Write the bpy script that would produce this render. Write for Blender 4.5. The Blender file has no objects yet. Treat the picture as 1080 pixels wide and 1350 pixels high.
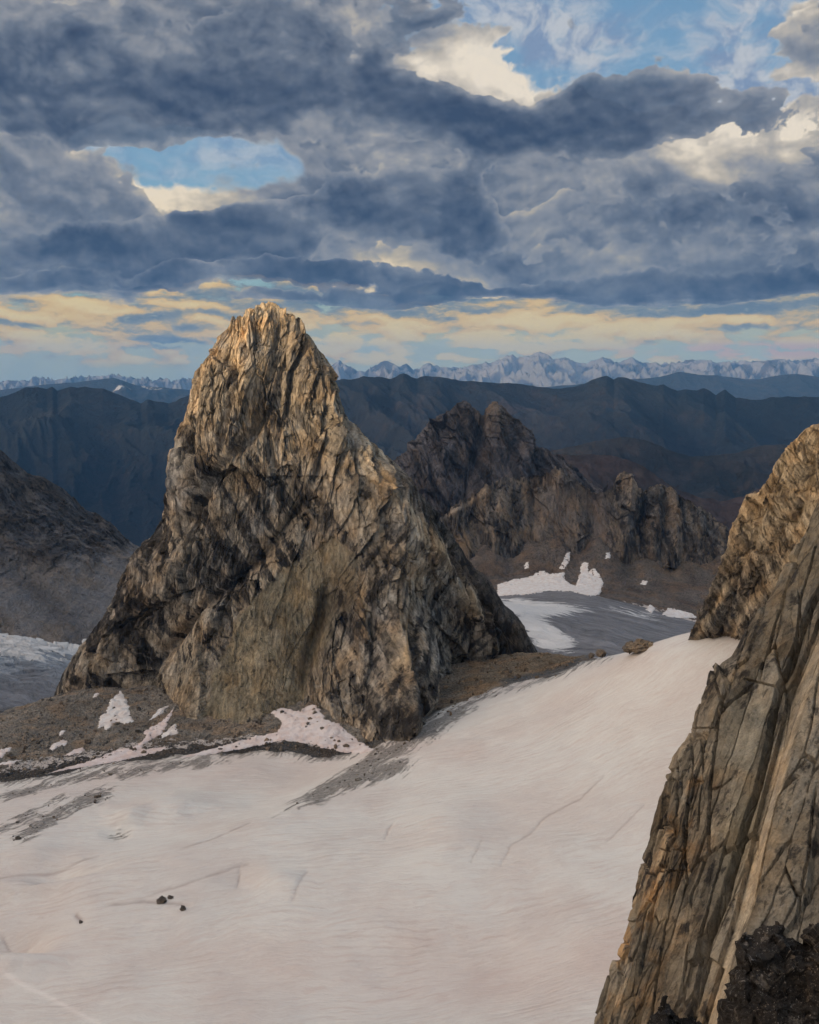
import bpy, math, random
import numpy as np
rng = np.random.default_rng(7)
R_ = math.radians
# ------------------------------------------------------------------ scene + camera
sc = bpy.context.scene
COL = sc.collection
F_PX, CX, CY, PITCH = 1500.0, 540.0, 675.0, R_(7.1)
CP, SP = math.cos(PITCH), math.sin(PITCH)

def PW(px, py, Y):
    """photo pixel (1080x1350) at northing Y (metres ahead of the camera) -> world point"""
    px, py, Y = np.broadcast_arrays(np.asarray(px, float), np.asarray(py, float), np.asarray(Y, float))
    a = (px - CX) / F_PX
    b = (CY - py) / F_PX
    dy = CP + b * SP
    dz = -SP + b * CP
    return np.stack([a * Y / dy, Y, dz * Y / dy], -1)

def WP(P):
    """world point -> photo pixel"""
    f = P[..., 1] * CP - P[..., 2] * SP
    u = P[..., 1] * SP + P[..., 2] * CP
    f = np.maximum(f, 1e-3)
    return CX + F_PX * P[..., 0] / f, CY - F_PX * u / f

def PY(z, Y):
    f = Y * CP - z * SP
    u = Y * SP + z * CP
    return CY - F_PX * u / f

# ------------------------------------------------------------------ numpy noise
def _hash(ix, iy, iz, seed):
    h = (ix.astype(np.int64) * 374761393 + iy.astype(np.int64) * 668265263 + iz * 1274126177 + seed * 974634777) & 0xffffffff
    h = ((h ^ (h >> 13)) * 1274126177) & 0xffffffff
    h = ((h ^ (h >> 16)) * 2246822519) & 0xffffffff
    return (h ^ (h >> 15)) & 0xffffffff

def rnd(ix, iy, seed, k=0):
    return _hash(ix, iy, np.int64(k * 7 + 1), seed) / 4294967295.0

_G = np.array([[math.cos(t), math.sin(t)] for t in np.arange(64) * 2 * math.pi / 64])

def perlin(x, y, seed=0):
    ix = np.floor(x); iy = np.floor(y)
    fx = x - ix; fy = y - iy
    ix = ix.astype(np.int64); iy = iy.astype(np.int64)
    u = fx * fx * fx * (fx * (fx * 6 - 15) + 10); v = fy * fy * fy * (fy * (fy * 6 - 15) + 10)
    def g(ox, oy):
        k = _hash(ix + ox, iy + oy, np.int64(1), seed) & 63
        return _G[k, 0] * (fx - ox) + _G[k, 1] * (fy - oy)
    a = g(0, 0); b = g(1, 0); c = g(0, 1); d = g(1, 1)
    return ((a + (b - a) * u) + ((c + (d - c) * u) - (a + (b - a) * u)) * v) * 1.5

def fbm(x, y, oct=5, gain=.5, lac=2.03, seed=0):
    s = 0; a = 1; t = 0
    for i in range(oct):
        s = s + a * perlin(x, y, seed + i * 13); t += a
        a *= gain; x = x * lac + 3.1; y = y * lac + 1.7
    return s / t

def ridged(x, y, oct=5, gain=.5, lac=2.07, seed=0):
    s = 0; a = 1; t = 0; w = 1
    for i in range(oct):
        n = 1 - np.abs(perlin(x, y, seed + i * 17))
        n = n * n * w
        s = s + a * n; t += a; w = np.clip(n * 1.6, 0, 1)
        a *= gain; x = x * lac + 5.2; y = y * lac + 2.3
    return s / t

def cells(x, y, seed=0, jit=.95, tilt=1.0, ids=False):
    """fractured-rock noise: every Voronoi cell is a tilted plane at its own height; also returns edge distance"""
    ix = np.floor(x).astype(np.int64); iy = np.floor(y).astype(np.int64)
    f1 = np.full(x.shape, 9.0); f2 = np.full(x.shape, 9.0); val = np.zeros(x.shape); cid = np.zeros(x.shape)
    for ox in (-1, 0, 1):
        for oy in (-1, 0, 1):
            jx = ix + ox; jy = iy + oy
            cx = jx + .5 + jit * (rnd(jx, jy, seed, 1) - .5); cy = jy + .5 + jit * (rnd(jx, jy, seed, 2) - .5)
            dx = x - cx; dy = y - cy
            d = dx * dx + dy * dy
            h = rnd(jx, jy, seed, 3) - .5
            gx = (rnd(jx, jy, seed, 4) - .5) * 2 * tilt; gy = (rnd(jx, jy, seed, 5) - .5) * 2 * tilt
            near = d < f1
            f2 = np.where(near, f1, np.minimum(f2, d))
            val = np.where(near, h + gx * dx + gy * dy, val)
            if ids: cid = np.where(near, rnd(jx, jy, seed, 6), cid)
            f1 = np.where(near, d, f1)
    if ids: return val, np.sqrt(f2) - np.sqrt(f1), cid
    return val, np.sqrt(f2) - np.sqrt(f1)

def sstep(a, b, x):
    t = np.clip((x - a) / (b - a), 0, 1)
    return t * t * (3 - 2 * t)

def seg_dist(px, py, pts):
    """distance to a polyline, and signed side of the nearest segment, and parameter 0..1"""
    best = np.full(px.shape, 1e9); side = np.zeros(px.shape); par = np.zeros(px.shape)
    n = len(pts) - 1
    for i in range(n):
        ax, ay = pts[i]; bx, by = pts[i + 1]
        ex, ey = bx - ax, by - ay
        L = ex * ex + ey * ey + 1e-9
        t = np.clip(((px - ax) * ex + (py - ay) * ey) / L, 0, 1)
        dx = px - ax - t * ex; dy = py - ay - t * ey
        d = np.hypot(dx, dy)
        m = d < best
        best = np.where(m, d, best)
        side = np.where(m, np.sign(ex * (py - ay) - ey * (px - ax)), side)
        par = np.where(m, (i + t) / n, par)
    return best, side, par

def in_poly(px, py, poly):
    ins = np.zeros(px.shape, bool)
    n = len(poly)
    for i in range(n):
        x1, y1 = poly[i]; x2, y2 = poly[(i + 1) % n]
        if y1 == y2: continue
        c = ((y1 > py) != (y2 > py)) & (px < (x2 - x1) * (py - y1) / (y2 - y1) + x1)
        ins ^= c
    return ins

def poly_sd(px, py, poly):
    """signed distance to a polygon, positive inside"""
    d, _, _ = seg_dist(px, py, list(poly) + [poly[0]])
    return np.where(in_poly(px, py, poly), d, -d)

def blob(px, py, cx, cy, rx, ry, ang=0.0):
    c, s = math.cos(R_(ang)), math.sin(R_(ang))
    dx, dy = px - cx, py - cy
    u = (dx * c + dy * s) / rx; v = (-dx * s + dy * c) / ry
    return np.exp(-(u * u + v * v))

# ------------------------------------------------------------------ mesh + tagging
def tag(o, label=None, cat=None, group=None, kind=None):
    if label: o['label'] = label
    if cat: o['category'] = cat
    if group: o['group'] = group
    if kind: o['kind'] = kind
    return o

def link(name, me, mat, origin=None, parent=None):
    o = bpy.data.objects.new(name, me)
    COL.objects.link(o)
    if mat: me.materials.append(mat)
    if origin is not None: o.location = [float(v) for v in origin]
    if parent: o.parent = parent
    return o

def mesh(name, V, Fq, mat, smooth=True, tint=None, origin=None, parent=None):
    """V (n,3) float, Fq (m,4) int quads (or (m,3))"""
    V = np.asarray(V, np.float32); Fq = np.asarray(Fq, np.int32)
    if origin is None:
        origin = (V[:, 0].mean(), V[:, 1].mean(), V[:, 2].min())
    V = V - np.asarray(origin, np.float32)
    me = bpy.data.meshes.new(name)
    k = Fq.shape[1]
    me.vertices.add(len(V)); me.vertices.foreach_set('co', V.ravel())
    me.loops.add(Fq.size); me.loops.foreach_set('vertex_index', Fq.ravel())
    me.polygons.add(len(Fq))
    me.polygons.foreach_set('loop_start', np.arange(0, Fq.size, k, dtype=np.int32))
    me.polygons.foreach_set('use_smooth', np.full(len(Fq), bool(smooth)))
    me.update(calc_edges=True)
    if tint is not None:
        t = np.asarray(tint, np.float32)
        at = me.attributes.new('tint', 'FLOAT_COLOR', 'POINT')
        at.data.foreach_set('color', np.ascontiguousarray(t).ravel())
    return link(name, me, mat, origin, parent)

def grid_faces(n, m, wrap=False, mask=None):
    i = np.arange(n - 1)[:, None]; j = np.arange(m if wrap else m - 1)[None, :]
    j2 = (j + 1) % m
    a = i * m + j; b = i * m + j2; c = (i + 1) * m + j2; d = (i + 1) * m + j
    f = np.stack([a, b, c, d], -1)
    if mask is not None: f = f[mask]
    return f.reshape(-1, 4)

def compact(V, F, *attrs):
    u, inv = np.unique(F, return_inverse=True)
    return (V[u], inv.reshape(F.shape)) + tuple(a[u] for a in attrs)

def normals(P):
    a = np.gradient(P, axis=0); b = np.gradient(P, axis=1)
    n = np.cross(a, b)
    return n / (np.linalg.norm(n, axis=-1, keepdims=True) + 1e-9)

def rail(pts, q, axis=0):
    p = np.array(sorted(pts, key=lambda t: t[axis]), float)
    o = [np.interp(q, p[:, axis], p[:, k]) for k in range(3)]
    o[axis] = q
    return np.stack(o, -1)

def loft(rails, rows, q, axis=0):
    """rails: lists of (px, py, Y) sharing the axis parameter q; linear loft with rows[k] steps between them -> world grid, row coordinate"""
    W = [PW(*np.moveaxis(rail(r, q, axis), -1, 0)) for r in rails]
    out, rc = [], []
    for k in range(len(W) - 1):
        for t in np.linspace(0, 1, rows[k], endpoint=(k == len(W) - 2)):
            out.append(W[k] * (1 - t) + W[k + 1] * t); rc.append(k + t)
    return np.array(out), np.array(rc)

def face_cam(P, N):
    """make normals point towards the camera side"""
    s = np.sign(-(P * N).sum(-1).mean())
    return N * s

def tps(ctrl):
    """thin-plate height surface through (x, y, z) control points"""
    c = np.asarray(ctrl, float)
    s = 500.0
    xy = c[:, :2] / s; z = c[:, 2]
    def U(r2): return np.where(r2 > 1e-12, r2 * np.log(r2 + 1e-12), 0)
    n = len(c)
    d2 = ((xy[:, None] - xy[None]) ** 2).sum(-1)
    A = np.zeros((n + 3, n + 3))
    A[:n, :n] = U(d2) + np.eye(n) * 1e-3
    A[:n, n] = 1; A[:n, n + 1:] = xy; A[n, :n] = 1; A[n + 1:, :n] = xy.T
    w = np.linalg.solve(A, np.concatenate([z, [0, 0, 0]]))
    def H(x, y):
        x = np.asarray(x, float) / s; y = np.asarray(y, float) / s
        r = w[n] + w[n + 1] * x + w[n + 2] * y
        for i in range(n):
            r = r + w[i] * U((x - xy[i, 0]) ** 2 + (y - xy[i, 1]) ** 2)
        return r
    return H

def cast(px, py, H, Y0, Y1, n=900):
    """where pixel rays first meet the height surface H -> world points"""
    px = np.atleast_1d(np.asarray(px, float)); py = np.atleast_1d(np.asarray(py, float))
    Ys = np.linspace(Y0, Y1, n)
    P = PW(px[:, None], py[:, None], Ys[None])
    below = P[..., 2] <= H(P[..., 0], P[..., 1])
    k = np.where(below.any(1), below.argmax(1), n - 1)
    return P[np.arange(len(px)), k]
# ------------------------------------------------------------------ node helper
class NT:
    def __init__(s, tree): s.t = tree; s.t.nodes.clear()
    def n(s, typ, **kw):
        nd = s.t.nodes.new(typ)
        for k, v in kw.items(): setattr(nd, k, v)
        return nd
    def put(s, sock, v):
        if v is None: return
        if isinstance(v, bpy.types.NodeSocket): s.t.links.new(v, sock)
        elif isinstance(v, (tuple, list)) and len(v) == 3 and sock.type == 'RGBA': sock.default_value = (*v, 1)
        else: sock.default_value = v
    def m(s, op, a, b=None, c=None, clamp=False):
        nd = s.n('ShaderNodeMath', operation=op, use_clamp=clamp)
        for i, v in enumerate((a, b, c)): s.put(nd.inputs[i], v)
        return nd.outputs[0]
    def add(s, a, b): return s.m('ADD', a, b)
    def sub(s, a, b): return s.m('SUBTRACT', a, b)
    def mul(s, a, b): return s.m('MULTIPLY', a, b)
    def mad(s, a, b, c): return s.m('MULTIPLY_ADD', a, b, c)
    def v(s, op, a, b=None, c=None):
        nd = s.n('ShaderNodeVectorMath', operation=op)
        for i, x in enumerate((a, b, c)): s.put(nd.inputs[i], x)
        return nd.outputs['Value'] if op in ('DOT_PRODUCT', 'LENGTH', 'DISTANCE') else nd.outputs[0]
    def xyz(s, x, y, z=0.0):
        nd = s.n('ShaderNodeCombineXYZ')
        for i, q in enumerate((x, y, z)): s.put(nd.inputs[i], q)
        return nd.outputs[0]
    def sep(s, v):
        nd = s.n('ShaderNodeSeparateXYZ'); s.put(nd.inputs[0], v); return nd.outputs
    def noise(s, vec, scale=1.0, detail=4.0, rough=.5, dist=0.0, lac=2.0, color=False):
        nd = s.n('ShaderNodeTexNoise')
        s.put(nd.inputs['Vector'], vec); s.put(nd.inputs['Scale'], scale); s.put(nd.inputs['Detail'], detail)
        s.put(nd.inputs['Roughness'], rough); s.put(nd.inputs['Distortion'], dist); s.put(nd.inputs['Lacunarity'], lac)
        return nd.outputs['Color'] if color else nd.outputs[0]
    def vor(s, vec, scale, feature='F1', rand=1.0):
        nd = s.n('ShaderNodeTexVoronoi', feature=feature)
        s.put(nd.inputs['Vector'], vec); s.put(nd.inputs['Scale'], scale); s.put(nd.inputs['Randomness'], rand)
        return nd.outputs['Distance']
    def mr(s, x, a, b, c=0.0, d=1.0, kind='SMOOTHSTEP'):
        nd = s.n('ShaderNodeMapRange', interpolation_type=kind, clamp=True) if kind == 'LINEAR' else s.n('ShaderNodeMapRange', interpolation_type=kind)
        for i, q in enumerate((x, a, b, c, d)): s.put(nd.inputs[i], q)
        return nd.outputs[0]
    def mix(s, f, a, b, blend='MIX'):
        nd = s.n('ShaderNodeMix', data_type='RGBA', blend_type=blend)
        s.put(nd.inputs[0], f); s.put(nd.inputs[6], a); s.put(nd.inputs[7], b)
        return nd.outputs[2]
    def scale(s, col, f): # colour * scalar
        nd = s.n('ShaderNodeVectorMath', operation='SCALE'); s.put(nd.inputs[0], col); s.put(nd.inputs['Scale'], f); return nd.outputs[0]
    def mapping(s, vec, rot=(0, 0, 0), scale=(1, 1, 1)):
        if any(rot):        # turn first, then stretch along the turned axes
            nd = s.n('ShaderNodeMapping'); s.put(nd.inputs[0], vec); nd.inputs['Rotation'].default_value = rot; vec = nd.outputs[0]
        return s.v('MULTIPLY', vec, tuple(scale))

def new_mat(name):
    m = bpy.data.materials.new(name); m.use_nodes = True
    return m, NT(m.node_tree)

def finish(g, col, rough, height=None, dist=1.0, strength=1.0, spec=.25):
    b = g.n('ShaderNodeBsdfPrincipled'); o = g.n('ShaderNodeOutputMaterial')
    g.put(b.inputs['Base Color'], col); g.put(b.inputs['Roughness'], rough); g.put(b.inputs['Specular IOR Level'], spec)
    if height is not None:
        bp = g.n('ShaderNodeBump'); bp.inputs['Strength'].default_value = strength; bp.inputs['Distance'].default_value = dist
        g.put(bp.inputs['Height'], height); g.t.links.new(bp.outputs[0], b.inputs['Normal'])
    g.t.links.new(b.outputs[0], o.inputs[0])

def rock_mat(name, size, grain=(1, 1, .35), rot=(0, 0, 0), dark=(.022, .020, .019), lich=(.44, .58), bump=1.0, contrast=1.0, streak=1.0, gain=1.5):
    """granite: vertex tint (lithology, rgb) + alpha = amount of black lichen; size = metres of the main mottling"""
    m, g = new_mat(name)
    P = g.n('ShaderNodeTexCoord').outputs['Object']
    at = g.n('ShaderNodeAttribute', attribute_name='tint')
    S = g.mapping(P, rot, grain)
    warp = g.noise(P, 1 / (size * 1.6), 3, .5, color=True)
    Sw = g.v('MULTIPLY_ADD', warp, (size * .28,) * 3, S)
    n1 = g.noise(Sw, 1 / size, 8, .62)
    n2 = g.noise(Sw, 5.3 / size, 6, .65)
    n3 = g.noise(g.v('MULTIPLY', S, (1, 1, 1.5)), 21 / size, 5, .7)
    val = g.mad(g.sub(n1, .5), 1.5 * contrast, 1.0)
    val = g.mad(g.sub(n2, .5), 1.7 * contrast, val)
    val = g.mad(g.sub(n3, .5), 1.3 * contrast, val)
    val = g.m('MAXIMUM', val, .25)
    hue = g.noise(P, .6 / size, 4, .6)
    col = g.scale(at.outputs['Color'], g.mul(val, gain))
    col = g.mix(g.mr(hue, .42, .66), col, g.v('MULTIPLY', col, (1.08, .95, .80)))
    col = g.mix(g.mr(hue, .42, .22), col, g.v('MULTIPLY', col, (.90, .98, 1.10)))
    # black lichen and water streaks
    l1 = g.noise(Sw, 1.9 / size, 9, .68)
    thr = g.mad(at.outputs['Alpha'], -.26, .66)
    f = g.mr(g.sub(l1, thr), -.035, .06)
    st = g.noise(g.mapping(P, rot, (grain[0] * 1.6, grain[1] * 1.6, grain[2] * .22)), 4.2 / size, 6, .6)
    f2 = g.mul(g.mr(g.sub(st, thr), -.02, .10), .7 * streak)
    f = g.m('MAXIMUM', f, f2)
    col = g.mix(g.mul(f, .86), col, dark)
    cr = g.vor(g.v('MULTIPLY_ADD', warp, (size * .3,) * 3, S), 2.6 / size, 'DISTANCE_TO_EDGE')
    crk = g.mr(cr, 0.0, .09)
    h = g.mad(n2, .6, g.mul(n1, .6))
    h = g.mad(n3, .34, h); h = g.mad(crk, .16, h)
    finish(g, col, .92, h, size * .2 * bump, 1.0, .15)
    return m
# ------------------------------------------------------------------ materials of the ground
def snow_mat():
    m, g = new_mat('snow')
    P = g.n('ShaderNodeTexCoord').outputs['Object']
    at = g.n('ShaderNodeAttribute', attribute_name='tint')
    big = g.noise(P, .006, 3, .5, color=True)
    W = g.v('MULTIPLY_ADD', big, (60, 60, 60), P)
    W2 = g.v('MULTIPLY_ADD', g.noise(P, .05, 4, .55, color=True), (9, 9, 9), W)
    rip = g.noise(g.mapping(W2, (0, 0, R_(-8)), (.045, .38, .1)), 1.0, 5, .6)       # long thin melt ripples
    rip2 = g.noise(g.mapping(W2, (0, 0, R_(14)), (.10, .9, .3)), 1.0, 4, .6)
    pat = g.noise(W, .013, 5, .6)
    fine = g.noise(P, .9, 4, .7)
    wv = g.n('ShaderNodeTexWave', wave_type='BANDS', bands_direction='Y', wave_profile='SIN'); g.put(wv.inputs['Vector'], g.mapping(W, (0, 0, R_(-6)), (.35, 1, 1))); wv.inputs['Scale'].default_value = .052; wv.inputs['Distortion'].default_value = 7.5; wv.inputs['Detail'].default_value = 4.0; wv.inputs['Detail Scale'].default_value = .9; wv.inputs['Detail Roughness'].default_value = .62
    wbrk = g.mr(g.noise(W, .022, 5, .6), .40, .62)
    wav = g.mul(wv.outputs['Fac'], wbrk)
    snow = (.69, .655, .605); pink = (.615, .53, .48); dust = (.43, .375, .325)
    col = g.mix(g.mr(pat, .40, .66, 0, .6), snow, pink)
    col = g.mix(g.mr(rip, .48, .70, 0, .8), col, pink)
    ln1 = g.mr(g.m('ABSOLUTE', g.sub(rip, .5)), 0.0, .035, 1.0, 0.0); ln2 = g.mr(g.m('ABSOLUTE', g.sub(rip2, .5)), 0.0, .045, 1.0, 0.0)
    col = g.mix(g.mul(g.mad(ln1, .24, g.mad(ln2, .14, g.mul(g.mr(wav, .66, .98), .26))), g.mr(pat, .3, .6, .35, 1.0)), col, (.44, .335, .295))
    col = g.mix(g.mr(fine, .5, .8, 0, .22), col, dust)
    # debris (attribute alpha) broken up by noise
    dn = g.mad(g.noise(g.mapping(W2, (0, 0, R_(30)), (.30, .028, .1)), 1.0, 6, .65), .7, g.mul(g.noise(W2, .16, 6, .68), .35))
    f = g.mr(g.add(at.outputs['Alpha'], g.mul(g.sub(dn, .52), 4.2)), .36, .85)
    f = g.mul(f, g.mr(at.outputs['Alpha'], .08, .30))
    gv = g.noise(P, .35, 6, .75)
    col = g.mix(g.mul(f, .85), col, g.mix(g.mr(gv, .35, .65), (.10, .09, .08), (.30, .27, .24)))
    col = g.v('MULTIPLY', col, at.outputs['Color'])
    h = g.mad(rip, .55, g.mad(wav, -.16, g.mul(rip2, .25))); h = g.mad(fine, .12, h); h = g.mad(pat, 1.2, h)
    h = g.mad(f, g.mul(gv, .9), h)
    finish(g, col, .6, h, 1.5, 1.0, .2)
    return m

def scree_mat(name='scree', size=10.0):
    m, g = new_mat(name)
    P = g.n('ShaderNodeTexCoord').outputs['Object']
    at = g.n('ShaderNodeAttribute', attribute_name='tint')
    a = g.noise(P, 1 / size, 6, .6); b = g.noise(P, 6 / size, 5, .75); c = g.vor(P, 4.5 / size)
    d = g.vor(P, 11 / size)
    val = g.mad(g.sub(a, .5), 1.3, 1.0); val = g.mad(g.sub(b, .5), 1.7, val); val = g.mad(g.sub(.45, c), .5, val)
    val = g.m('MAXIMUM', val, .3)
    col = g.scale(at.outputs['Color'], val)
    col = g.mix(g.mr(g.noise(P, .5 / size, 3, .5), .45, .65), col, g.v('MULTIPLY', col, (1.12, .95, .8)))
    # melted-out snow rags where alpha says so
    sn = g.noise(P, 1.6 / size, 8, .66)
    f = g.mr(g.add(g.mul(at.outputs['Alpha'], .55), sn), .86, .92)
    col = g.mix(f, col, (.70, .62, .57))
    h = g.mad(c, -.8, g.mul(b, .9)); h = g.mad(d, -.35, h)
    finish(g, col, .95, h, size * .35, 1.0, .1)
    return m

def ice_mat():
    m, g = new_mat('glacier_ice')
    P = g.n('ShaderNodeTexCoord').outputs['Object']
    at = g.n('ShaderNodeAttribute', attribute_name='tint')
    W = g.v('MULTIPLY_ADD', g.noise(P, .012, 4, .5, color=True), (70, 70, 70), P)
    cre = g.noise(g.mapping(W, (0, 0, R_(20)), (.035, .11, .05)), 1.0, 7, .7)
    fl = g.noise(g.mapping(W, (0, 0, R_(18)), (.0045, .05, .02)), 1.0, 6, .6)
    val = g.mad(g.sub(cre, .5), 1.6, 1.0); val = g.mad(g.sub(fl, .5), 1.5, val)
    col = g.scale(at.outputs['Color'], g.m('MAXIMUM', val, .3))
    f = g.mr(g.add(g.mul(at.outputs['Alpha'], .5), g.mul(g.add(fl, cre), .5)), .74, .84)
    col = g.mix(f, col, (.72, .70, .69))
    finish(g, col, .7, g.mad(fl, 1.2, cre), 10.0, 1.0, .25)
    return m

# ------------------------------------------------------------------ near ground: snowfield + talus share one height field
def pts(l): return [tuple(PW(*t)) for t in l]
CTRL = pts([
 (-150,1450,500),(0,1350,560),(200,1350,550),(400,1350,540),(600,1350,530),(789,1350,515),(1000,1350,500),(400,1480,440),(800,1480,430),
 (0,1200,680),(200,1200,660),(400,1200,645),(600,1200,630),(850,1200,610),(1000,1200,590),
 (0,1100,780),(250,1100,760),(450,1100,740),(640,1100,720),(860,1100,690),
 (0,1030,890),(250,1015,910),(450,1005,930),(560,1000,890),(700,1000,820),(890,1000,760),
 (600,940,1030),(700,925,960),(800,915,880),(920,920,810),(1050,930,780),
 (720,885,1110),(790,868,1000),(860,855,900),(950,862,840),(1050,865,820),
 (0,960,1040),(75,917,1140),(100,985,980),(160,945,1055),(230,965,1010),(430,942,1005),(500,988,945),
 (640,895,1110),(705,862,1190),(765,868,1120),(350,950,1020)])
CTRL += [(x, y, z) for x, y, z in [(-560, 1250, -450), (-640, 1000, -400), (-420, 1500, -500), (-700, 1500, -520), (0, 1500, -380), (0, 1250, -320), (150, 1250, -320),
 (-150, 1250, -330), (210, 1360, -385), (210, 1550, -440), (280, 1180, -335), (330, 1300, -400), (330, 1500, -450), (230, 1030, -272), (300, 1000, -262), (420, 1050, -300), (450, 1250, -400), (550, 1500, -450), (-700, 700, -345), (-600, 500, -345), (600, 600, -250), (600, 900, -240)]]
H0 = tps(CTRL)
def H1(x, y):
    return H0(x, y) + 3.4 * fbm(x / 80, y / 60, 4, .45, seed=31) 

TAL_EDGE = [(-300,1062),(-100,1045),(0,1033),(60,1022),(150,1006),(230,997),(330,990),(420,993),(490,990),(540,966),(600,936),(680,906),(740,886),(775,873),(803,861)]
TAL_POLY = TAL_EDGE + [(812, 700), (-300, 700)]
DEBRIS = [  # (polyline px, half width px, strength)
 ([(360,1086),(430,1050),(490,1015),(545,985),(590,955),(640,925)], 12, 1.0), ([(380,1078),(450,1045),(500,1028),(555,1010)], 11, 1.0), ([(470,1003),(520,985),(570,962)], 15, .75),
 ([(0,1120),(60,1080),(110,1058),(165,1036)], 11, .8), ([(-40,1110),(20,1085),(60,1062),(100,1045)], 7, .6), ([(-20,1060),(40,1040),(120,1022),(230,1008),(330,1003)], 8, .75), ([(140,1024),(200,1014),(270,1006)], 7, .75),
 ([(650,925),(700,903),(760,880),(800,862)], 6, .6), ([(480,1000),(600,945),(680,912)], 4, .55),
 ([(240,1130),(300,1108),(330,1093)], 1.2, .55), ([(190,1190),(260,1168),(310,1150),(330,1146)], 1.4, .45), ([(0,1228),(30,1254),(60,1258)], 2.0, .5),
 ([(140,1200),(190,1194),(250,1196)], 2, .55), ([(-20,1165),(60,1150),(130,1132)], 2, .45), ([(385,1190),(395,1165),(404,1150)], 1.7, .45), ([(508,1108),(512,1095),(518,1088)], 1.2, .6),
 ([(660,1140),(672,1115),(700,1098),(725,1074),(765,1052),(800,1020)], 1.3, .52), ([(620,1140),(630,1120),(634,1110)], 1.0, .45), ([(800,1110),(830,1080),(850,1060)], 1.0, .45), ([(100,1210),(108,1218)], 2.5, .9),
 ([(312,1172),(316,1158),(318,1148)], 1.6, .5)]
gx = np.arange(-640, 560, 1.25)
gy = np.concatenate([np.arange(400, 800, 1.1), np.arange(800, 1420, 1.5), np.arange(1420, 1560, 6)])
X, Y = np.meshgrid(gx, gy)
Z = H1(X, Y)
P0 = np.stack([X, Y, Z], -1)
px, py = WP(P0)
wob = 9 * fbm(X / 40, Y / 40, 5, .6, seed=5)
tal = poly_sd(px + wob, py + wob * .8, TAL_POLY)
tal = np.where(px > 830, -50, tal)
# dents and swells of the snow
for (qx, qy, rx, ry, a) in [(157,1092,22,9,-4.5),(170,1078,26,10,6.6),(20,1175,70,12,7.6),(90,1160,60,9,-5.7),(25,1245,40,14,-11.4),(10,1275,60,18,7.6),(60,1130,80,14,5.7),(370,1165,26,14,4.8),(320,1162,30,10,-3.8),(600,1090,60,40,5.7),(640,1270,180,60,-7.6),(230,1060,60,12,5.7)]:
    Z = Z + a * blob(px + wob, py + wob * .5, qx, qy, rx, ry, -8)
deb = np.zeros_like(X); lines = np.zeros_like(X)
for ln, w, s in DEBRIS:
    d, _, t = seg_dist(px + wob * .5, py + wob * .3, ln)
    fade = np.clip(np.minimum(t, 1 - t) * 6, .25, 1) if w > 3 else 1
    if w < 3:
        Z = Z - 1.1 * s * np.exp(-(d / (w * 1.3)) ** 2); lines = np.maximum(lines, s * np.exp(-(d / (w * .9)) ** 2) * np.clip(np.minimum(t, 1 - t) * 9 + .2, 0, 1))
    else: deb = np.maximum(deb, s * np.exp(-(d / w) ** 2) * fade)
deb = np.maximum(deb, .8 * np.exp(-np.maximum(-tal, 0) / 6)); deb = np.maximum(deb, .55 * blob(px, py, 158, 1093, 17, 5, -6))
rd, rs_, _ = seg_dist(px, py, [(640, 915), (560, 968), (480, 1022), (360, 1092), (240, 1132), (120, 1160)])
Z = Z + 6.5 * np.exp(-(rd / 55) ** 2) * np.where(rs_ < 0, 1, 0) + (6.5 * np.exp(-(rd / 26) ** 2) - 3.5 * np.exp(-((rd - 45) / 28) ** 2)) * np.where(rs_ < 0, 0, 1)
# talus roughness
rough = sstep(-2, 10, tal)
cv, _ = cells(X / 9 + .3 * perlin(X / 20, Y / 20, 3), Y / 9, 3)
cv2, _ = cells(X / 3.6, Y / 3.6, 9)
Z = Z + rough * (2.6 * fbm(X / 26, Y / 26, 4, .55, seed=77) + 1.1 * cv + .7 * cv2)
P0 = np.stack([X, Y, Z], -1)
snow_t = np.ones(X.shape + (4,)); snow_t[..., 3] = deb
pathd, _, _ = seg_dist(px, py, [(-20, 1280), (60, 1312), (130, 1350), (200, 1385)])
snow_t[..., :3] *= (1 + .16 * np.exp(-(pathd / 3.0) ** 2))[..., None]
snow_t[..., :3] *= 1 - (lines * (.75 + .5 * fbm(X / 8, Y / 8, 3, seed=33)))[..., None] * np.array([.62, .72, .73])
pinkz = .55 * blob(px, py, 640, 1270, 330, 70, -4) + .35 * blob(px, py, 60, 1250, 130, 90) + .3 * blob(px, py, 250, 1020, 260, 16, -6) + .25 * blob(px, py, 600, 1000, 120, 18)
snow_t[..., :3] *= 1 - pinkz[..., None] * np.array([.10, .22, .24])
tt = np.zeros(X.shape + (4,))
base = np.array([.29, .258, .22]); brown = np.array([.31, .24, .165]); darkm = np.array([.066, .064, .064]); greyi = np.array([.17, .165, .16])
w1 = sstep(540, 640, px)[..., None]
c_ = base * (1 - w1) + brown * w1
dk = (sstep(26, 12, tal + wob * .8) * sstep(545, 470, px))[..., None]
c_ = c_ * (1 - .85 * dk) + darkm * .85 * dk
gi = (sstep(11, 7, poly_sd(px, py, TAL_POLY) + wob * .3) * sstep(640, 680, px))[..., None]
c_ = c_ * (1 - gi) + greyi * gi
far = blob(px, py, 200, 985, 330, 22, -4)
tt[..., :3] = c_ * (1 + .45 * fbm(X / 60, Y / 30, 4, seed=8))[..., None]
tt[..., 3] = np.clip(.75 * np.exp(-((tal - 16) / 9) ** 2) * sstep(500, 400, px) + .25 * blob(px, py, 30, 985, 60, 30), 0, 1)
fm = tal[:-1, :-1] < 0
M_SNOW = snow_mat(); M_SCREE = scree_mat()
Fs = grid_faces(*X.shape, mask=fm); Ft = grid_faces(*X.shape, mask=~fm)
V = P0.reshape(-1, 3)
v, f, t = compact(V, Fs, snow_t.reshape(-1, 4))
o = mesh('glacier', v, f, M_SNOW, True, t)
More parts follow.
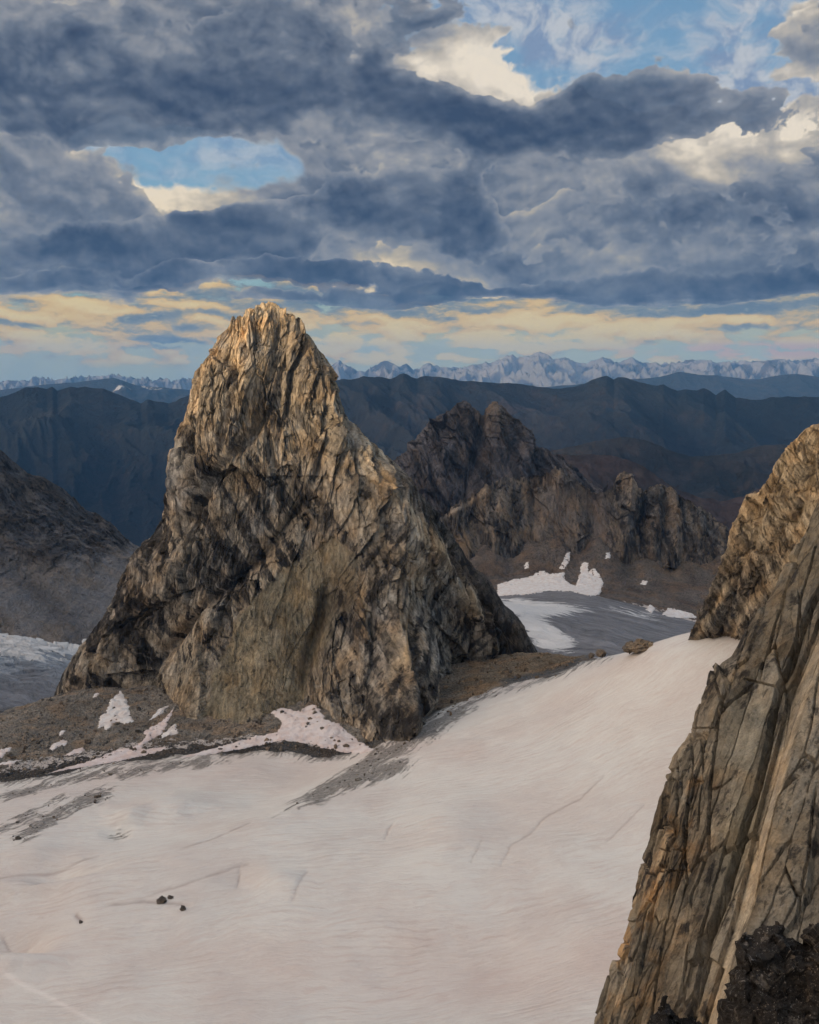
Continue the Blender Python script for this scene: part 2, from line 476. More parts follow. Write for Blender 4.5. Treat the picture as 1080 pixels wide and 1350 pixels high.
tag(o, 'broad pinkish white snowfield rolling below the great granite spire', 'glacier', kind='structure')
v, f, t = compact(V, Ft, tt.reshape(-1, 4))
o = mesh('ground', v, f, M_SCREE, False, t)
tag(o, 'grey brown talus apron and dark moraine around the foot of the great spire', 'talus', kind='structure')

def debris_at(x, y):
    i = np.clip(np.interp(x, gx, np.arange(len(gx))), 0, len(gx) - 1).astype(int); j = np.clip(np.interp(y, gy, np.arange(len(gy))), 0, len(gy) - 1).astype(int)
    return deb[j, i]

def Hn(x, y):
    """final near surface, bilinear lookup"""
    ix = np.clip(np.interp(x, gx, np.arange(len(gx))), 0, len(gx) - 1.001); iy = np.clip(np.interp(y, gy, np.arange(len(gy))), 0, len(gy) - 1.001)
    i = ix.astype(int); j = iy.astype(int); fx = ix - i; fy = iy - j
    return (Z[j, i] * (1 - fx) + Z[j, i + 1] * fx) * (1 - fy) + (Z[j + 1, i] * (1 - fx) + Z[j + 1, i + 1] * fx) * fy

# ------------------------------------------------------------------ far basin behind the col
CTRL2 = pts([(640,800,1900),(670,800,2120),(700,850,1800),(800,850,1800),(900,850,1880),(720,772,2330),(800,792,2180),(905,822,2120),(700,752,2520),(800,738,2620),(850,743,2620),
 (950,748,2600),(800,768,2420),(900,790,2350),(740,735,2560),(1050,750,2600),(1050,820,2150),(560,760,2520),(560,830,1900),(640,745,2560)]) + [(x, 1400., -490.) for x in (100., 300., 500., 800.)]
H2b = tps(CTRL2)
def H2(x, y): return H2b(x, y) + 5 * fbm(x / 120, y / 120, 4, seed=12)
x2 = np.arange(0, 1100, 2.4); y2 = np.arange(1400, 2800, 3.0)
X2, Y2 = np.meshgrid(x2, y2); Z2 = H2(X2, Y2)
Pb = np.stack([X2, Y2, Z2], -1); qx, qy = WP(Pb)
wb = 7 * fbm(X2 / 60, Y2 / 60, 5, .6, seed=15)
ICE_POLY = [(560,784),(665,782),(690,772),(735,774),(775,782),(800,789),(850,801),(910,819),(980,836),(1000,950),(560,950)]
ice = poly_sd(qx + wb, qy + wb * .5, ICE_POLY)
cv, _ = cells(X2 / 14, Y2 / 14, 23)
for (cx_, cy__, rr, aa) in [(790, 738, 70, 55), (700, 748, 60, 40), (735, 742, 50, 45), (850, 744, 60, 38), (905, 748, 55, 36), (950, 750, 60, 40), (640, 752, 60, 40)]:
    c0 = PW(cx_, cy__, 2590.); Z2 = Z2 + aa * np.clip(1 - np.hypot((X2 - c0[0]) / rr, (Y2 - c0[1]) / (rr * 2.2)), 0, 1)
Z2 = Z2 + sstep(0, -8, ice) * (4 * fbm(X2 / 40, Y2 / 40, 5, .6, seed=16) + 2 * cv)
it = np.zeros(X2.shape + (4,)); it[..., :3] = np.array([.20, .195, .205])
it[..., 3] = np.clip(.9 * blob(qx, qy, 715, 800, 75, 12, 5) + 1.0 * blob(qx, qy, 720, 838, 50, 20, 28) + .55 * blob(qx, qy, 850, 812, 60, 9, 14) + .4 * blob(qx, qy, 880, 845, 40, 10), 0, 1)
bt = np.zeros(X2.shape + (4,)); bt[..., :3] = np.array([.165, .140, .122]) * (1 + .5 * fbm(X2 / 50, Y2 / 90, 4, seed=18))[..., None]
pale = blob(qx, qy, 885, 752, 60, 10)[..., None]; bt[..., :3] = bt[..., :3] * (1 - .6 * pale) + np.array([.2, .17, .13]) * .6 * pale
bt[..., 3] = np.clip(.8 * np.exp(-(ice / 7) ** 2) * sstep(760, 860, qx) + .3 * np.exp(-((ice + 10) / 10) ** 2) * sstep(800, 700, qx), 0, .8)
Pb = np.stack([X2, Y2, Z2], -1).reshape(-1, 3)
fm2 = ice[:-1, :-1] > 0
M_ICE = ice_mat(); M_SCREE2 = scree_mat('far_scree', 22.0)
v, f, t = compact(Pb, grid_faces(*X2.shape, mask=fm2), it.reshape(-1, 4))
tag(mesh('ice_field', v, f, M_ICE, True, t), 'grey glacier ice with white snow streaks in the basin beyond the snow crest', 'glacier', kind='structure')
v, f, t = compact(Pb, grid_faces(*X2.shape, mask=~fm2), bt.reshape(-1, 4))
tag(mesh('talus_slope', v, f, M_SCREE2, False, t), 'reddish brown talus slope below the dark pinnacle ridge', 'talus', kind='structure')
def H2f(x, y):
    ix = np.clip((x - x2[0]) / 2.4, 0, len(x2) - 1.001); iy = np.clip((y - y2[0]) / 3.0, 0, len(y2) - 1.001)
    return Z2[iy.astype(int), ix.astype(int)]
# ------------------------------------------------------------------ the great spire
M_ROCK = rock_mat('spire_granite', 20.0, gain=1.62)
OUT_L = [(352,397),(343,401),(337,406),(330,409),(322,416),(309,421),(302,431),(297,435),(288,442),(283,449),(277,462),(270,474),(262,486),(257,495),(253,504),(251,520),(249,540),(247,555),(243,558),(236,566),(233,578),(231,590),(226,600),(224,615),(222,640),(219,655),(219,667),(213,683),(203,700),(190,722),(178,736),(160,770),(145,800),(128,828),(110,848),(95,868),(82,888),(72,918),(40,1000),(20,1060)]
OUT_R = [(353,397),(362,400),(368,404),(372,408),(378,412),(386,419),(397,429),(404,439),(409,444),(416,454),(422,462),(427,473),(432,486),(440,503),(446,522),(452,540),(459,553),(470,566),(480,577),(493,588),(508,603),(522,617),(535,632),(545,643),(560,658),(575,675),(592,697),(606,714),(618,735),(630,752),(645,766),(654,782),(666,800),(678,812),(688,824),(698,842),(708,860),(730,900),(760,960)]
YAX = 1255.0
def prof(o):
    p = np.array(o, float); w = PW(p[:, 0], p[:, 1], YAX)
    k = np.argsort(w[:, 2]); return w[k, 2], w[k, 0]
zl, xl_ = prof(OUT_L); zr, xr_ = prof(OUT_R)
ztop = float(zl.max())
nz, nf, nb = 860, 940, 130
zz = np.linspace(-400, ztop, nz)[::-1]
th = np.concatenate([np.linspace(-math.pi / 2 - .25, math.pi / 2 + .25, nf), np.linspace(math.pi / 2 + .25, 1.5 * math.pi - .25, nb + 2)[1:-1]])
xl = np.interp(zz, zl, xl_); xr = np.interp(zz, zr, xr_)
xc = (xl + xr) / 2; hw = np.maximum((xr - xl) / 2, .3)
ax_s = (np.interp(zz, [-400, -330, -200, -60, 60], [.02, .03, .0, -.05, 0]))       # arete leans across the face
TT, ZZ = np.meshgrid(th, zz)
dep = hw * np.interp(zz, [-400, -330, -250, -120, 0, 70], [1.0, .98, .82, .72, .80, .9])
s_, c_ = np.sin(TT), np.cos(TT)
# angular plan: left corner, arete and right crest joined by flat faces, softened by a little of the round form
_zq = lambda l: (PY(zz, np.full_like(zz, 1090.)), np.array(sorted(l), float))
def _sof(l, Yv):
    p_, q = _zq(l); X_ = (np.interp(p_, q[:, 0], q[:, 1]) - CX) / F_PX * Yv * 1.0
    return np.clip((X_ - xc) / hw, -.9, .9)
py_r = PY(zz, np.full_like(zz, 1090.))
s_a = _sof([(398,353),(440,384),(500,405),(560,432),(610,468),(690,505),(780,503),(990,500)], 1080.)
s_l = np.minimum(_sof([(398,349),(440,302),(520,272),(600,262),(690,236),(800,215),(900,195),(990,175)], 1160.), s_a - .35)
s_r = np.maximum(_sof([(398,357),(500,432),(560,452),(610,486),(690,535),(735,562),(790,600),(840,625),(900,640),(990,650)], 1130.), s_a + .06)
g_l = np.interp(py_r, [400, 520, 700, 900], [.62, .66, .74, .78]); g_r = np.interp(py_r, [400, 600, 690, 735, 800, 850, 990], [.9, .95, .86, .74, .60, .45, .30])
S_ = s_; A_, L_, R3 = s_a[:, None], s_l[:, None], s_r[:, None]; GL, GR = g_l[:, None], g_r[:, None]
poly = np.where(S_ < L_, GL * (S_ + 1) / (L_ + 1 + 1e-6), np.where(S_ < A_, GL + (1 - GL) * (S_ - L_) / (A_ - L_ + 1e-6), np.where(S_ < R3, 1 + (GR - 1) * (S_ - A_) / (R3 - A_ + 1e-6), GR * (1 - S_) / (1 - R3 + 1e-6))))
rnd_ = np.sign(c_) * np.abs(c_) ** .85
gcos = np.where(c_ > 0, .28 * rnd_ + .72 * np.clip(poly, 0, 1), rnd_) * (1 - sstep(-150, -330, ZZ) * (.46 * np.exp(-((s_ + .64) / .30) ** 2) + .12 * np.exp(-((s_ - .06) / .10) ** 2))) * (1 - .62 * sstep(.46, .68, s_) * sstep(1.05, .85, s_) * sstep(-130, -310, ZZ))
SX = xc[:, None] + hw[:, None] * s_
SY = YAX - dep[:, None] * gcos
SY = np.where(c_ < 0, YAX - dep[:, None] * gcos * .8, SY)
P = np.stack([SX, SY, ZZ], -1)
N = np.stack([s_ * dep[:, None], -c_ * hw[:, None], np.zeros_like(s_)], -1); N /= np.linalg.norm(N, axis=-1, keepdims=True) + 1e-9
px, py = WP(P)
front = sstep(-.25, .25, c_)
D = np.zeros_like(SX)
def ridge(line, amp, w):
    d, _, t = seg_dist(px, py, line); return amp * np.exp(-(d / w) ** 2) * np.clip(np.minimum(t, 1 - t) * 5 + .15, 0, 1)
def rib(line, amp, w):      # sharp-crested buttress
    d, _, t = seg_dist(px, py, line); return amp * np.clip(1 - d / w, 0, 1) * np.clip(np.minimum(t + .02, 1.04 - t) * 5, 0, 1)
def step(line, amp, w):     # rock on the left-hand side of the line stands proud, dying away over w px
    d, sd, t = seg_dist(px, py, line); return amp * np.exp(-(d / w)) * np.where(sd > 0, -1, 0) * np.clip(np.minimum(t, 1 - t) * 6, 0, 1)
D += front * sstep(-200, -300, ZZ) * rib([(505,800),(500,1040)], 42, 62)
D += front * (rib([(470,610),(488,650),(505,690),(502,780),(505,880),(500,990)], 50.6, 78)
  + rib([(505,690),(560,735),(600,790),(625,840),(640,880)], 26.4, 42)
  + rib([(345,405),(352,440),(330,500),(310,560),(300,620)], 17.6, 40) + rib([(372,410),(392,450),(412,500),(425,560),(440,600)], 14.9, 30)
  + rib([(255,520),(240,600),(232,660)], 12.2, 16) + rib([(300,440),(285,500),(272,570),(262,640)], 9.5, 22)
  + rib([(205,705),(190,780),(165,850),(140,910)], 16.2, 36) + rib([(300,790),(275,850),(255,960)], 16.2, 34) + rib([(420,870),(432,920),(445,960)], 12.2, 26)
  + rib([(470,770),(460,840),(445,930)], 13.5, 20) + rib([(540,790),(548,860),(545,930)], 16.2, 18) + rib([(575,800),(590,850),(585,900)], 12.2, 16))
D += front * (ridge([(437,760),(425,820),(405,880),(400,930)], -22.1, 9) + ridge([(410,655),(375,700),(345,738),(312,768),(270,800),(225,850),(195,890)], -17.0, 7)
  + ridge([(372,515),(345,560),(322,590),(298,615),(270,640),(240,690),(215,740)], -15.3, 7) + ridge([(310,470),(318,510),(308,560),(300,600)], -11.9, 5)
  + ridge([(335,400),(325,440),(332,480)], -6.8, 4) + ridge([(365,425),(362,470),(350,520)], -8.5, 4) + ridge([(395,440),(385,500),(380,560)], -10.2, 4)
  + ridge([(420,530),(424,580),(415,640)], -11.9, 4) + ridge([(352,560),(358,600),(366,625)], -11.9, 4) + ridge([(255,560),(256,600),(250,660)], -11.9, 4)
  + ridge([(520,800),(515,850),(520,900),(530,940)], -15.3, 6) + ridge([(560,820),(572,880),(570,930)], -15.3, 5) + ridge([(480,800),(478,850),(470,900)], -13.6, 5)
  + ridge([(620,730),(640,780),(650,830)], -17.0, 9) + ridge([(540,650),(600,730),(640,790),(680,850)], -13.6, 8) + ridge([(400,678),(408,690),(404,702)], -15.3, 5))
D += front * (step([(295,625),(340,629),(400,627),(450,629)], 4, 18) + step([(432,655),(380,690),(330,745),(300,790)], 6, 26) + step([(150,850),(200,800),(280,765)], 6, 22))
_wb = 9 * fbm(px / 16, py / 26, 5, .6, seed=47)
smooth_slab = sstep(-2, 5, poly_sd(px + _wb, py + _wb, [(440,705),(468,730),(462,790),(430,850),(408,905),(395,942),(330,948),(268,955),(285,880),(318,805),(372,748)]))
smooth2 = sstep(-4, 8, poly_sd(px, py, [(222,640),(235,570),(250,575),(250,640),(238,680),(222,672)]))
sm = 1 - .70 * np.maximum(smooth_slab, smooth2)
u = SX; w_ = ZZ
wa = 9 * fbm(u / 60, w_ / 90, 4, seed=40); wc = 9 * fbm(u / 60, w_ / 90, 4, seed=44)
lean = .22 * np.interp(px, [100, 350, 480, 700], [-1.2, -.1, .4, 1.6])
uu = u + lean * (w_ + 150) * .7 + wa; ww = w_ + wc
c1, e1 = cells(uu / 44, ww / 95, 1, tilt=.9)
c2, e2, k2 = cells(uu / 15 + 3, ww / 62, 2, tilt=.9, ids=True)
c3, e3, k3 = cells(uu / 5.6 + 7, ww / 22, 3, tilt=.9, ids=True)
c4, e4, k4 = cells(uu / 2.6 + 1, ww / 7.5, 4, tilt=.9, ids=True)
up = np.clip((ZZ + 140) / 120, 0, 1)
fl = ridged(uu / 30, ww / 110, 5, .55, seed=50)
A = front * .85 + .15
calm = sstep(-.12, .22, fbm(uu / 70, ww / 120, 3, .5, seed=48))        # clean slabs between broken zones
for (cx_, cy__, rx_, ry_, an_) in [(272,560,20,80,6),(345,480,26,40,0),(400,585,36,34,0),(330,590,14,34,20),(395,660,30,22,0),(300,690,26,40,30),(560,740,20,50,-35),(210,760,20,50,25),(500,840,12,50,6),(250,880,30,50,-20)]:
    calm = np.maximum(calm, blob(px, py, cx_, cy__, rx_, ry_, an_))
calm = np.clip(calm, 0, 1)
brk = 1 - .72 * calm
D += sm * (13 * c1 * A + brk * (8.0 * c2 + (4.4 + 1.0 * up) * c3) + (.5 + .5 * brk) * 1.6 * c4 + 3.0 * (fl - .5) + brk * 1.4 * fbm(uu / 30, ww / 50, 7, .62, seed=51))
D += (1 - sm) * (1.1 * c4 + .9 * c3)
cr = np.maximum(sstep(.07, .0, e2) * 2.6, sstep(.10, 0, e3) * 1.2)
D -= sm * cr * (.45 + .55 * brk)
D -= .5 * sstep(.05, 0, e3)
tipf = np.clip(hw / 34, .16, 1)[:, None]
D *= np.minimum(tipf, 1)
silh = .26 + .74 * np.clip(np.abs(c_) * 2.2, 0, 1)
P = P + N * (D * silh)[..., None]
P[..., 2] += sstep(450, 405, py) * (5.0 * c3 + 2.0 * c4)
P[..., 2] += sm * tipf * (2.0 * c3 + 1.4 * c2) * .5
# lithology, plus some sunlight and shade put into the tint
tan = np.array([.215, .180, .136]); glow_gold = np.array([.36, .27, .165]); olive = np.array([.150, .126, .086]); grey = np.array([.175, .158, .138]); drk = np.array([.046, .043, .040]); brn = np.array([.135, .100, .070]); pale = np.array([.30, .285, .262])
T = np.ones(SX.shape + (4,)) * .12; T[..., :3] = tan
n0 = fbm(u / 55, w_ / 70, 5, .6, seed=60); n1 = fbm(uu / 22, ww / 60, 5, .6, seed=61)
def blend(c, f, li=None):
    f = np.clip(f, 0, 1)[..., None]
    T[..., :3] = T[..., :3] * (1 - f) + c * f
    if li is not None: T[..., 3:] = T[..., 3:] * (1 - f) + li * f
blend(grey, .8 * sstep(-.05, .25, n0))
T[..., 3] = .30 + .25 * n1
blend(glow_gold, .85 * sstep(540, 425, py) * sstep(-.35, .1, n1) , .05)  # warm evening sun on the upper tower, put into the rock tint
blend(glow_gold, .6 * sstep(-.05, .3, n1) * blob(px, py, 400, 590, 110, 45), .1)
blend(olive, smooth_slab, .10)
blend(pale, .75 * smooth2, .0)
blend(pale, .6 * blob(px, py, 205, 725, 12, 30, 15) * sstep(-.1, .2, n1), .0)
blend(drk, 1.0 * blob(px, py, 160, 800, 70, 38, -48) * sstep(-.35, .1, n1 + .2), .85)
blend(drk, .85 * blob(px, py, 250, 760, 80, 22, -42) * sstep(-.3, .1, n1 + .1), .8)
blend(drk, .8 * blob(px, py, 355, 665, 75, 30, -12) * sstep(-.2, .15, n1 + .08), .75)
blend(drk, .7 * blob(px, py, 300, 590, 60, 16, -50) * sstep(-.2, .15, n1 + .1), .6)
blend(drk, .6 * blob(px, py, 400, 470, 26, 60, -12), .6)  # summit's right facet: shade away from the light put into the tint
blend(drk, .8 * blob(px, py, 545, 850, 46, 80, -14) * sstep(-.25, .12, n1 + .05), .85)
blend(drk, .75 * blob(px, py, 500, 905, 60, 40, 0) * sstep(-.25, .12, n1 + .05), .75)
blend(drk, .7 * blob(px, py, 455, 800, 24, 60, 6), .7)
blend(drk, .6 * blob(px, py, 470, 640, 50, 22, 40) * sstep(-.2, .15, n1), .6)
blend(np.array([.34, .235, .13]), .85 * np.maximum(blob(px, py, 503, 830, 10, 38, 12), blob(px, py, 468, 790, 6, 30, 5)), .0)
blend(np.array([.26, .25, .235]), .6 * blob(px, py, 545, 850, 9, 22, -10), .1)
blend(olive, .7 * blob(px, py, 240, 900, 60, 36, -25) * sstep(-.3, .1, n0 + .1), .3)
blend(np.array([.23, .175, .12]), .5 * blob(px, py, 200, 760, 22, 50, 25), .2)
dl = fbm((u * .80 + w_ * .60) / 16, (u * .60 - w_ * .80) / 120, 5, .6, seed=62)      # bands that fall to the left
dr = fbm((u * .90 - w_ * .44 + 9) / 14, (u * .44 + w_ * .90) / 130, 5, .6, seed=63)    # bands that fall to the right
lw = sstep(520, 400, px - (py - 700) * .1)
bandn = dl * lw + dr * (1 - lw)
keep = (1 - .85 * smooth_slab) * (1 - .8 * smooth2) * sstep(470, 640, py)
blend(drk, .85 * sstep(.06, .22, bandn) * keep, .75)
blend(np.array([.26, .225, .18]), .6 * sstep(-.06, -.22, bandn) * keep * (1 - .7 * sstep(520, 640, px)), .05)
blend(np.array([.046, .039, .034]), .9 * sstep(0, 30, (px - 488) - (py - 640) * .64) * sstep(590, 650, py), .55)  # flank right of the arete: its shaded side darkened in the tint
blend(np.array([.27, .215, .15]), .9 * np.exp(-(seg_dist(px, py, [(478,628),(520,690),(560,735),(598,782),(606,805)])[0] / 12) ** 2) * sstep(-.35, .1, n1 + .1), .1)
s2 = fbm(uu / 7.0, ww / 34, 6, .62, seed=64); s3 = fbm(uu / 2.4, ww / 8, 4, .65, seed=65)
blend(drk, .8 * sstep(.16, .28, s2 * .8 + n1 * .4) * (1 - .75 * smooth_slab) * (1 - .8 * smooth2) * (1 - .5 * sstep(540, 440, py)), .6)
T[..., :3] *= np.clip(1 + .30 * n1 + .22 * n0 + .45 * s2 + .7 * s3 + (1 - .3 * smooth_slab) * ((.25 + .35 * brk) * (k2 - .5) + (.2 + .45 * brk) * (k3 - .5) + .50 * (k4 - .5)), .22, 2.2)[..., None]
Vv = P.reshape(-1, 3)
Fq = grid_faces(nz, len(th), wrap=True)
top = Vv[:len(th)].mean(0)
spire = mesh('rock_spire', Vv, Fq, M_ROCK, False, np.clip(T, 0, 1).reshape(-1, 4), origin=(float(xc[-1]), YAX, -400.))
tag(spire, 'huge pyramid shaped granite spire with golden summit towering over the snowfield', 'rock spire')
# ------------------------------------------------------------------ far country
def hill_mat(name, size, c1, c2, c3, snow=0.0, hi=None):
    m, g = new_mat(name)
    P = g.n('ShaderNodeTexCoord').outputs['Object']
    at = g.n('ShaderNodeAttribute', attribute_name='tint')
    a = g.noise(P, 1 / size, 6, .6); b = g.noise(P, 7 / size, 6, .65); c = g.noise(g.mapping(P, (0, 0, 0), (1, 1, .4)), 3 / size, 7, .6)
    col = g.mix(g.mr(a, .40, .6), c1, c2)
    col = g.mix(g.mr(c, .52, .66, 0, .8), col, c3)
    col = g.scale(col, g.m('MAXIMUM', g.mad(g.sub(b, .5), 1.6, 1.0), .3))
    col = g.v('MULTIPLY', col, at.outputs['Color'])
    if snow:
        f = g.mr(g.add(g.mul(at.outputs['Alpha'], .5), c), .78, .84)
        col = g.mix(g.mul(f, snow), col, (.75, .73, .71))
    finish(g, col, .95, g.mad(b, .4, a), size * .25, .7, .1)
    return m

def range_loft(name, crest, Yfoot, zfoot, q, mat, label, rows, amp, lam, seed, tint=None, back=2500., jag=0.0, kind='structure'):
    P, rc = loft([[(a, PY(zfoot, y + back), y + back) for a, _, y in crest], crest, [(a, PY(zfoot, Yfoot), Yfoot) for a, _, _ in crest]], rows, q, 0)
    R = np.broadcast_to(rc[:, None], P.shape[:2])
    t = np.clip(R - 1, 0, 1)
    hz = P[..., 2] - zfoot
    # slightly concave hillside cut by spurs and gullies that run down the fall line
    P[..., 2] -= hz.max() * .10 * np.sin(math.pi * t)
    u = P[..., 0] + .5 * lam * fbm(P[..., 0] / (lam * 2), P[..., 1] / (lam * 2), 3, seed=seed)
    sp = ridged(u / lam + .35 * (P[..., 1] / lam), P[..., 1] / (lam * 2.6), 6, .52, seed=seed + 1)
    env = np.sin(math.pi * np.clip(t, 0, 1)) ** .7
    P[..., 2] += amp * (sp - .5) * env * np.where(R < 1, .3, 1)
    P[..., 2] += jag * (ridged(P[..., 0] / (lam * .25), P[..., 0] * 0 + seed, 4, seed=seed + 2) - .5) * np.exp(-((R - 1) / .05) ** 2)
    px, py = WP(P)
    T = np.ones(px.shape + (4,)); T[..., 3] = 0
    if tint is not None: T = tint(P, px, py, R, T, sp)
    o = mesh(name, P.reshape(-1, 3), grid_faces(*px.shape), mat, True, np.clip(T, 0, 4).reshape(-1, 4))
    tag(o, label, 'mountain range', kind=kind)
    return o
def C_(pts_, y): return [(a, b, float(y)) for a, b in pts_]

FAR = [(-400,500),(-150,505),(0,503),(40,502),(80,500),(110,499),(150,496),(170,499),(195,503),(212,500),(225,503),(250,502),(330,500),(400,494),(425,492),(436,484),(447,477),(455,481),(463,486),(474,490),(488,487),(495,482),(503,478),(510,476),(516,480),(523,484),(530,482),(537,480),(545,488),(556,484),(566,480),(575,482),(583,486),(592,487),(600,484),(610,486),(620,482),(630,482),(640,477),(648,479),(655,475),(662,474),(668,470),(674,466),(679,469),(684,473),(690,470),(697,470),(704,468),(711,464),(718,467),(725,472),(731,475),(740,473),(745,471),(753,475),(762,479),(774,479),(786,474),(795,471),(803,474),(812,478),(822,477),(834,473),(845,478),(860,480),(880,479),(900,476),(918,474),(930,477),(950,478),(970,476),(990,477),(1005,476),(1020,475),(1034,474),(1050,476),(1075,474),(1100,475),(1500,470)]
def far_t(P, px, py, R, T, sp):
    T[..., 3] = .45 + .4 * blob(px, py, 700, 485, 120, 30) + .25 * sstep(.4, .7, sp)
    return T
M_FAR = hill_mat('far_limestone', 2600., (.10, .085, .08), (.062, .058, .06), (.15, .115, .095), snow=.24)
range_loft('mountains', C_(FAR, 52000), 43000., -1500., np.linspace(-350, 1450, 1300), M_FAR, 'hazy line of far snow flecked mountains along the horizon', [10, 190], 1900., 1250., 300, far_t, 6000., 130.)
BLUE = [(-400,520),(-100,512),(0,514),(60,507),(110,503),(150,498),(180,508),(260,515),(500,520),(640,518),(700,513),(730,509),(760,507),(800,502),(830,500),(850,499),(870,497),(885,493),(896,490),(905,491),(920,494),(945,495),(960,497),(985,500),(1000,500),(1020,496),(1036,494),(1050,493),(1065,495),(1080,497),(1200,492),(1500,500)]
M_BLUE = hill_mat('far_ridge', 1800., (.03, .03, .03), (.02, .022, .02), (.05, .045, .04), snow=.6)
def blue_t(P, px, py, R, T, sp):
    T[..., 3] = .0 + .5 * np.maximum(blob(px, py, 922, 492, 14, 6), np.maximum(blob(px, py, 1024, 492, 12, 6), blob(px, py, 190, 510, 60, 14)))
    return T
range_loft('mountains', C_(BLUE, 30000), 24000., -1500., np.linspace(-350, 1450, 900), M_BLUE, 'smooth blue ridge below the farthest mountains', [10, 110], 700., 2000., 320, blue_t, 3000., 15.)
HILL = [(-400,520),(-150,545),(-60,530),(0,524),(10,522),(20,518),(30,513),(36,511),(48,511),(56,512),(62,514),(69,510),(75,516),(85,512),(93,510),(103,512),(112,510),(128,511),(136,512),(146,516),(155,520),(168,525),(178,529),(186,532),(194,527),(203,529),(212,530),(222,532),(232,529),(240,525),(250,521),(300,512),(380,506),(430,503),(448,501),(462,500),(472,498),(479,495),(486,497),(495,498),(504,497),(515,499),(522,496),(527,493),(532,492),(537,494),(542,497),(550,499),(555,497),(562,496),(575,497),(590,499),(605,502),(630,503),(645,505),(660,506),(672,505),(690,507),(705,510),(730,513),(742,512),(758,510),(770,506),(780,500),(790,497),(800,496),(806,499),(809,501),(815,497),(822,497),(830,500),(842,505),(855,507),(868,509),(875,507),(882,511),(893,516),(905,514),(918,515),(928,512),(936,516),(944,521),(950,517),(956,514),(962,519),(970,525),(990,526),(1005,526),(1020,524),(1050,523),(1080,524),(1300,515),(1500,520)]
M_HILL = hill_mat('forest_hill', 900., (.010, .012, .014), (.006, .008, .010), (.018, .017, .017), snow=.5)  # forest colours darkened further: missing cloud shade put into the albedo
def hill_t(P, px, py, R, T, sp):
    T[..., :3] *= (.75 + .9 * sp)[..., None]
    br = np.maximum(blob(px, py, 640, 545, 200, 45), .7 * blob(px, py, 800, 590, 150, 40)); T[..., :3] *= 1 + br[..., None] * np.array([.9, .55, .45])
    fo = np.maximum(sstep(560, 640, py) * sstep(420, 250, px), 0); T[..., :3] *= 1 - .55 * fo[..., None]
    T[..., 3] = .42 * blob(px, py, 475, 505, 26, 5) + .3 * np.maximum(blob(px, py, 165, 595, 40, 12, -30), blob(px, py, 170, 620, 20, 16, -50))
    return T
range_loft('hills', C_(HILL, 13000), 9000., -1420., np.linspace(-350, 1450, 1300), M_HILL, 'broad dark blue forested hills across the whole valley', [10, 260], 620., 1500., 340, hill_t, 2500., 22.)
MID = [(520,690),(600,650),(640,605),(665,600),(700,597),(740,592),(780,583),(820,576),(850,580),(880,592),(910,602),(940,601),(970,597),(1000,588),(1030,586),(1060,590),(1100,580),(1300,560)]
M_MID = hill_mat('moor_hill', 500., (.026, .024, .022), (.014, .016, .015), (.042, .035, .030))
range_loft('hills', C_(MID, 8200), 6000., -1420., np.linspace(520, 1280, 620), M_MID, 'lower olive brown hill spurs in the middle of the valley', [8, 130], 380., 900., 360, None, 1500., 12.)
NEAR = [(520,700),(600,660),(650,615),(690,598),(720,599),(750,600),(780,599),(805,601),(825,606),(845,614),(862,624),(880,638),(900,648),(925,655),(950,660),(980,655),(1010,640),(1060,620),(1120,600),(1300,570)]
M_NEAR = hill_mat('dark_hill', 260., (.052, .038, .036), (.034, .028, .028), (.075, .057, .05))
range_loft('hills', C_(NEAR, 4700), 3500., -900., np.linspace(520, 1280, 560), M_NEAR, 'dark reddish hump of a hill just behind the pinnacle ridge', [8, 120], 150., 420., 380, None, 900., 10.)
# valley floor reaching past everything
n_ = 160
vx = np.linspace(-70000, 70000, n_); vy = np.concatenate([np.linspace(-6000, 20000, 100), np.linspace(22000, 66000, 40)])
VX, VY = np.meshgrid(vx, vy)
VZ = -1500 + 60 * fbm(VX / 4000, VY / 4000, 3, seed=400)
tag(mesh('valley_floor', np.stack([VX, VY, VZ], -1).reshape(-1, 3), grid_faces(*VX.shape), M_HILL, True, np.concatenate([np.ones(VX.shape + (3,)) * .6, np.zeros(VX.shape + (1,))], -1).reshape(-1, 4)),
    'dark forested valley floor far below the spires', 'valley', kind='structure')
# ------------------------------------------------------------------ helpers for lofted rock faces
def rock_loft(name, rails, rows, q, axis, mat, label, cat, kind, disp, tint, smooth=False, mask=None):
    P, rc = loft(rails, rows, q, axis)
    N = face_cam(P[rows[0]:], normals(P)[rows[0]:]); Nf = normals(P); Nf = Nf * np.sign((N * Nf[rows[0]:]).sum(-1).mean())
    px, py = WP(P)
    R = np.broadcast_to(rc[:, None], px.shape)
    P = P + disp(P, px, py, R, Nf)
    T = tint(P, px, py, R)
    o = mesh(name, P.reshape(-1, 3), grid_faces(*px.shape), mat, smooth, np.clip(T, 0, 1).reshape(-1, 4))
    tag(o, label, cat, kind=kind)
    return o, P

def tcol(px, c, a=.2):
    T = np.ones(px.shape + (4,)) * a; T[..., :3] = c; return T
def tblend(T, c, f, li=None):
    f = np.clip(f, 0, 1)[..., None]
    T[..., :3] = T[..., :3] * (1 - f) + np.asarray(c) * f
    if li is not None: T[..., 3:] = T[..., 3:] * (1 - f) + li * f

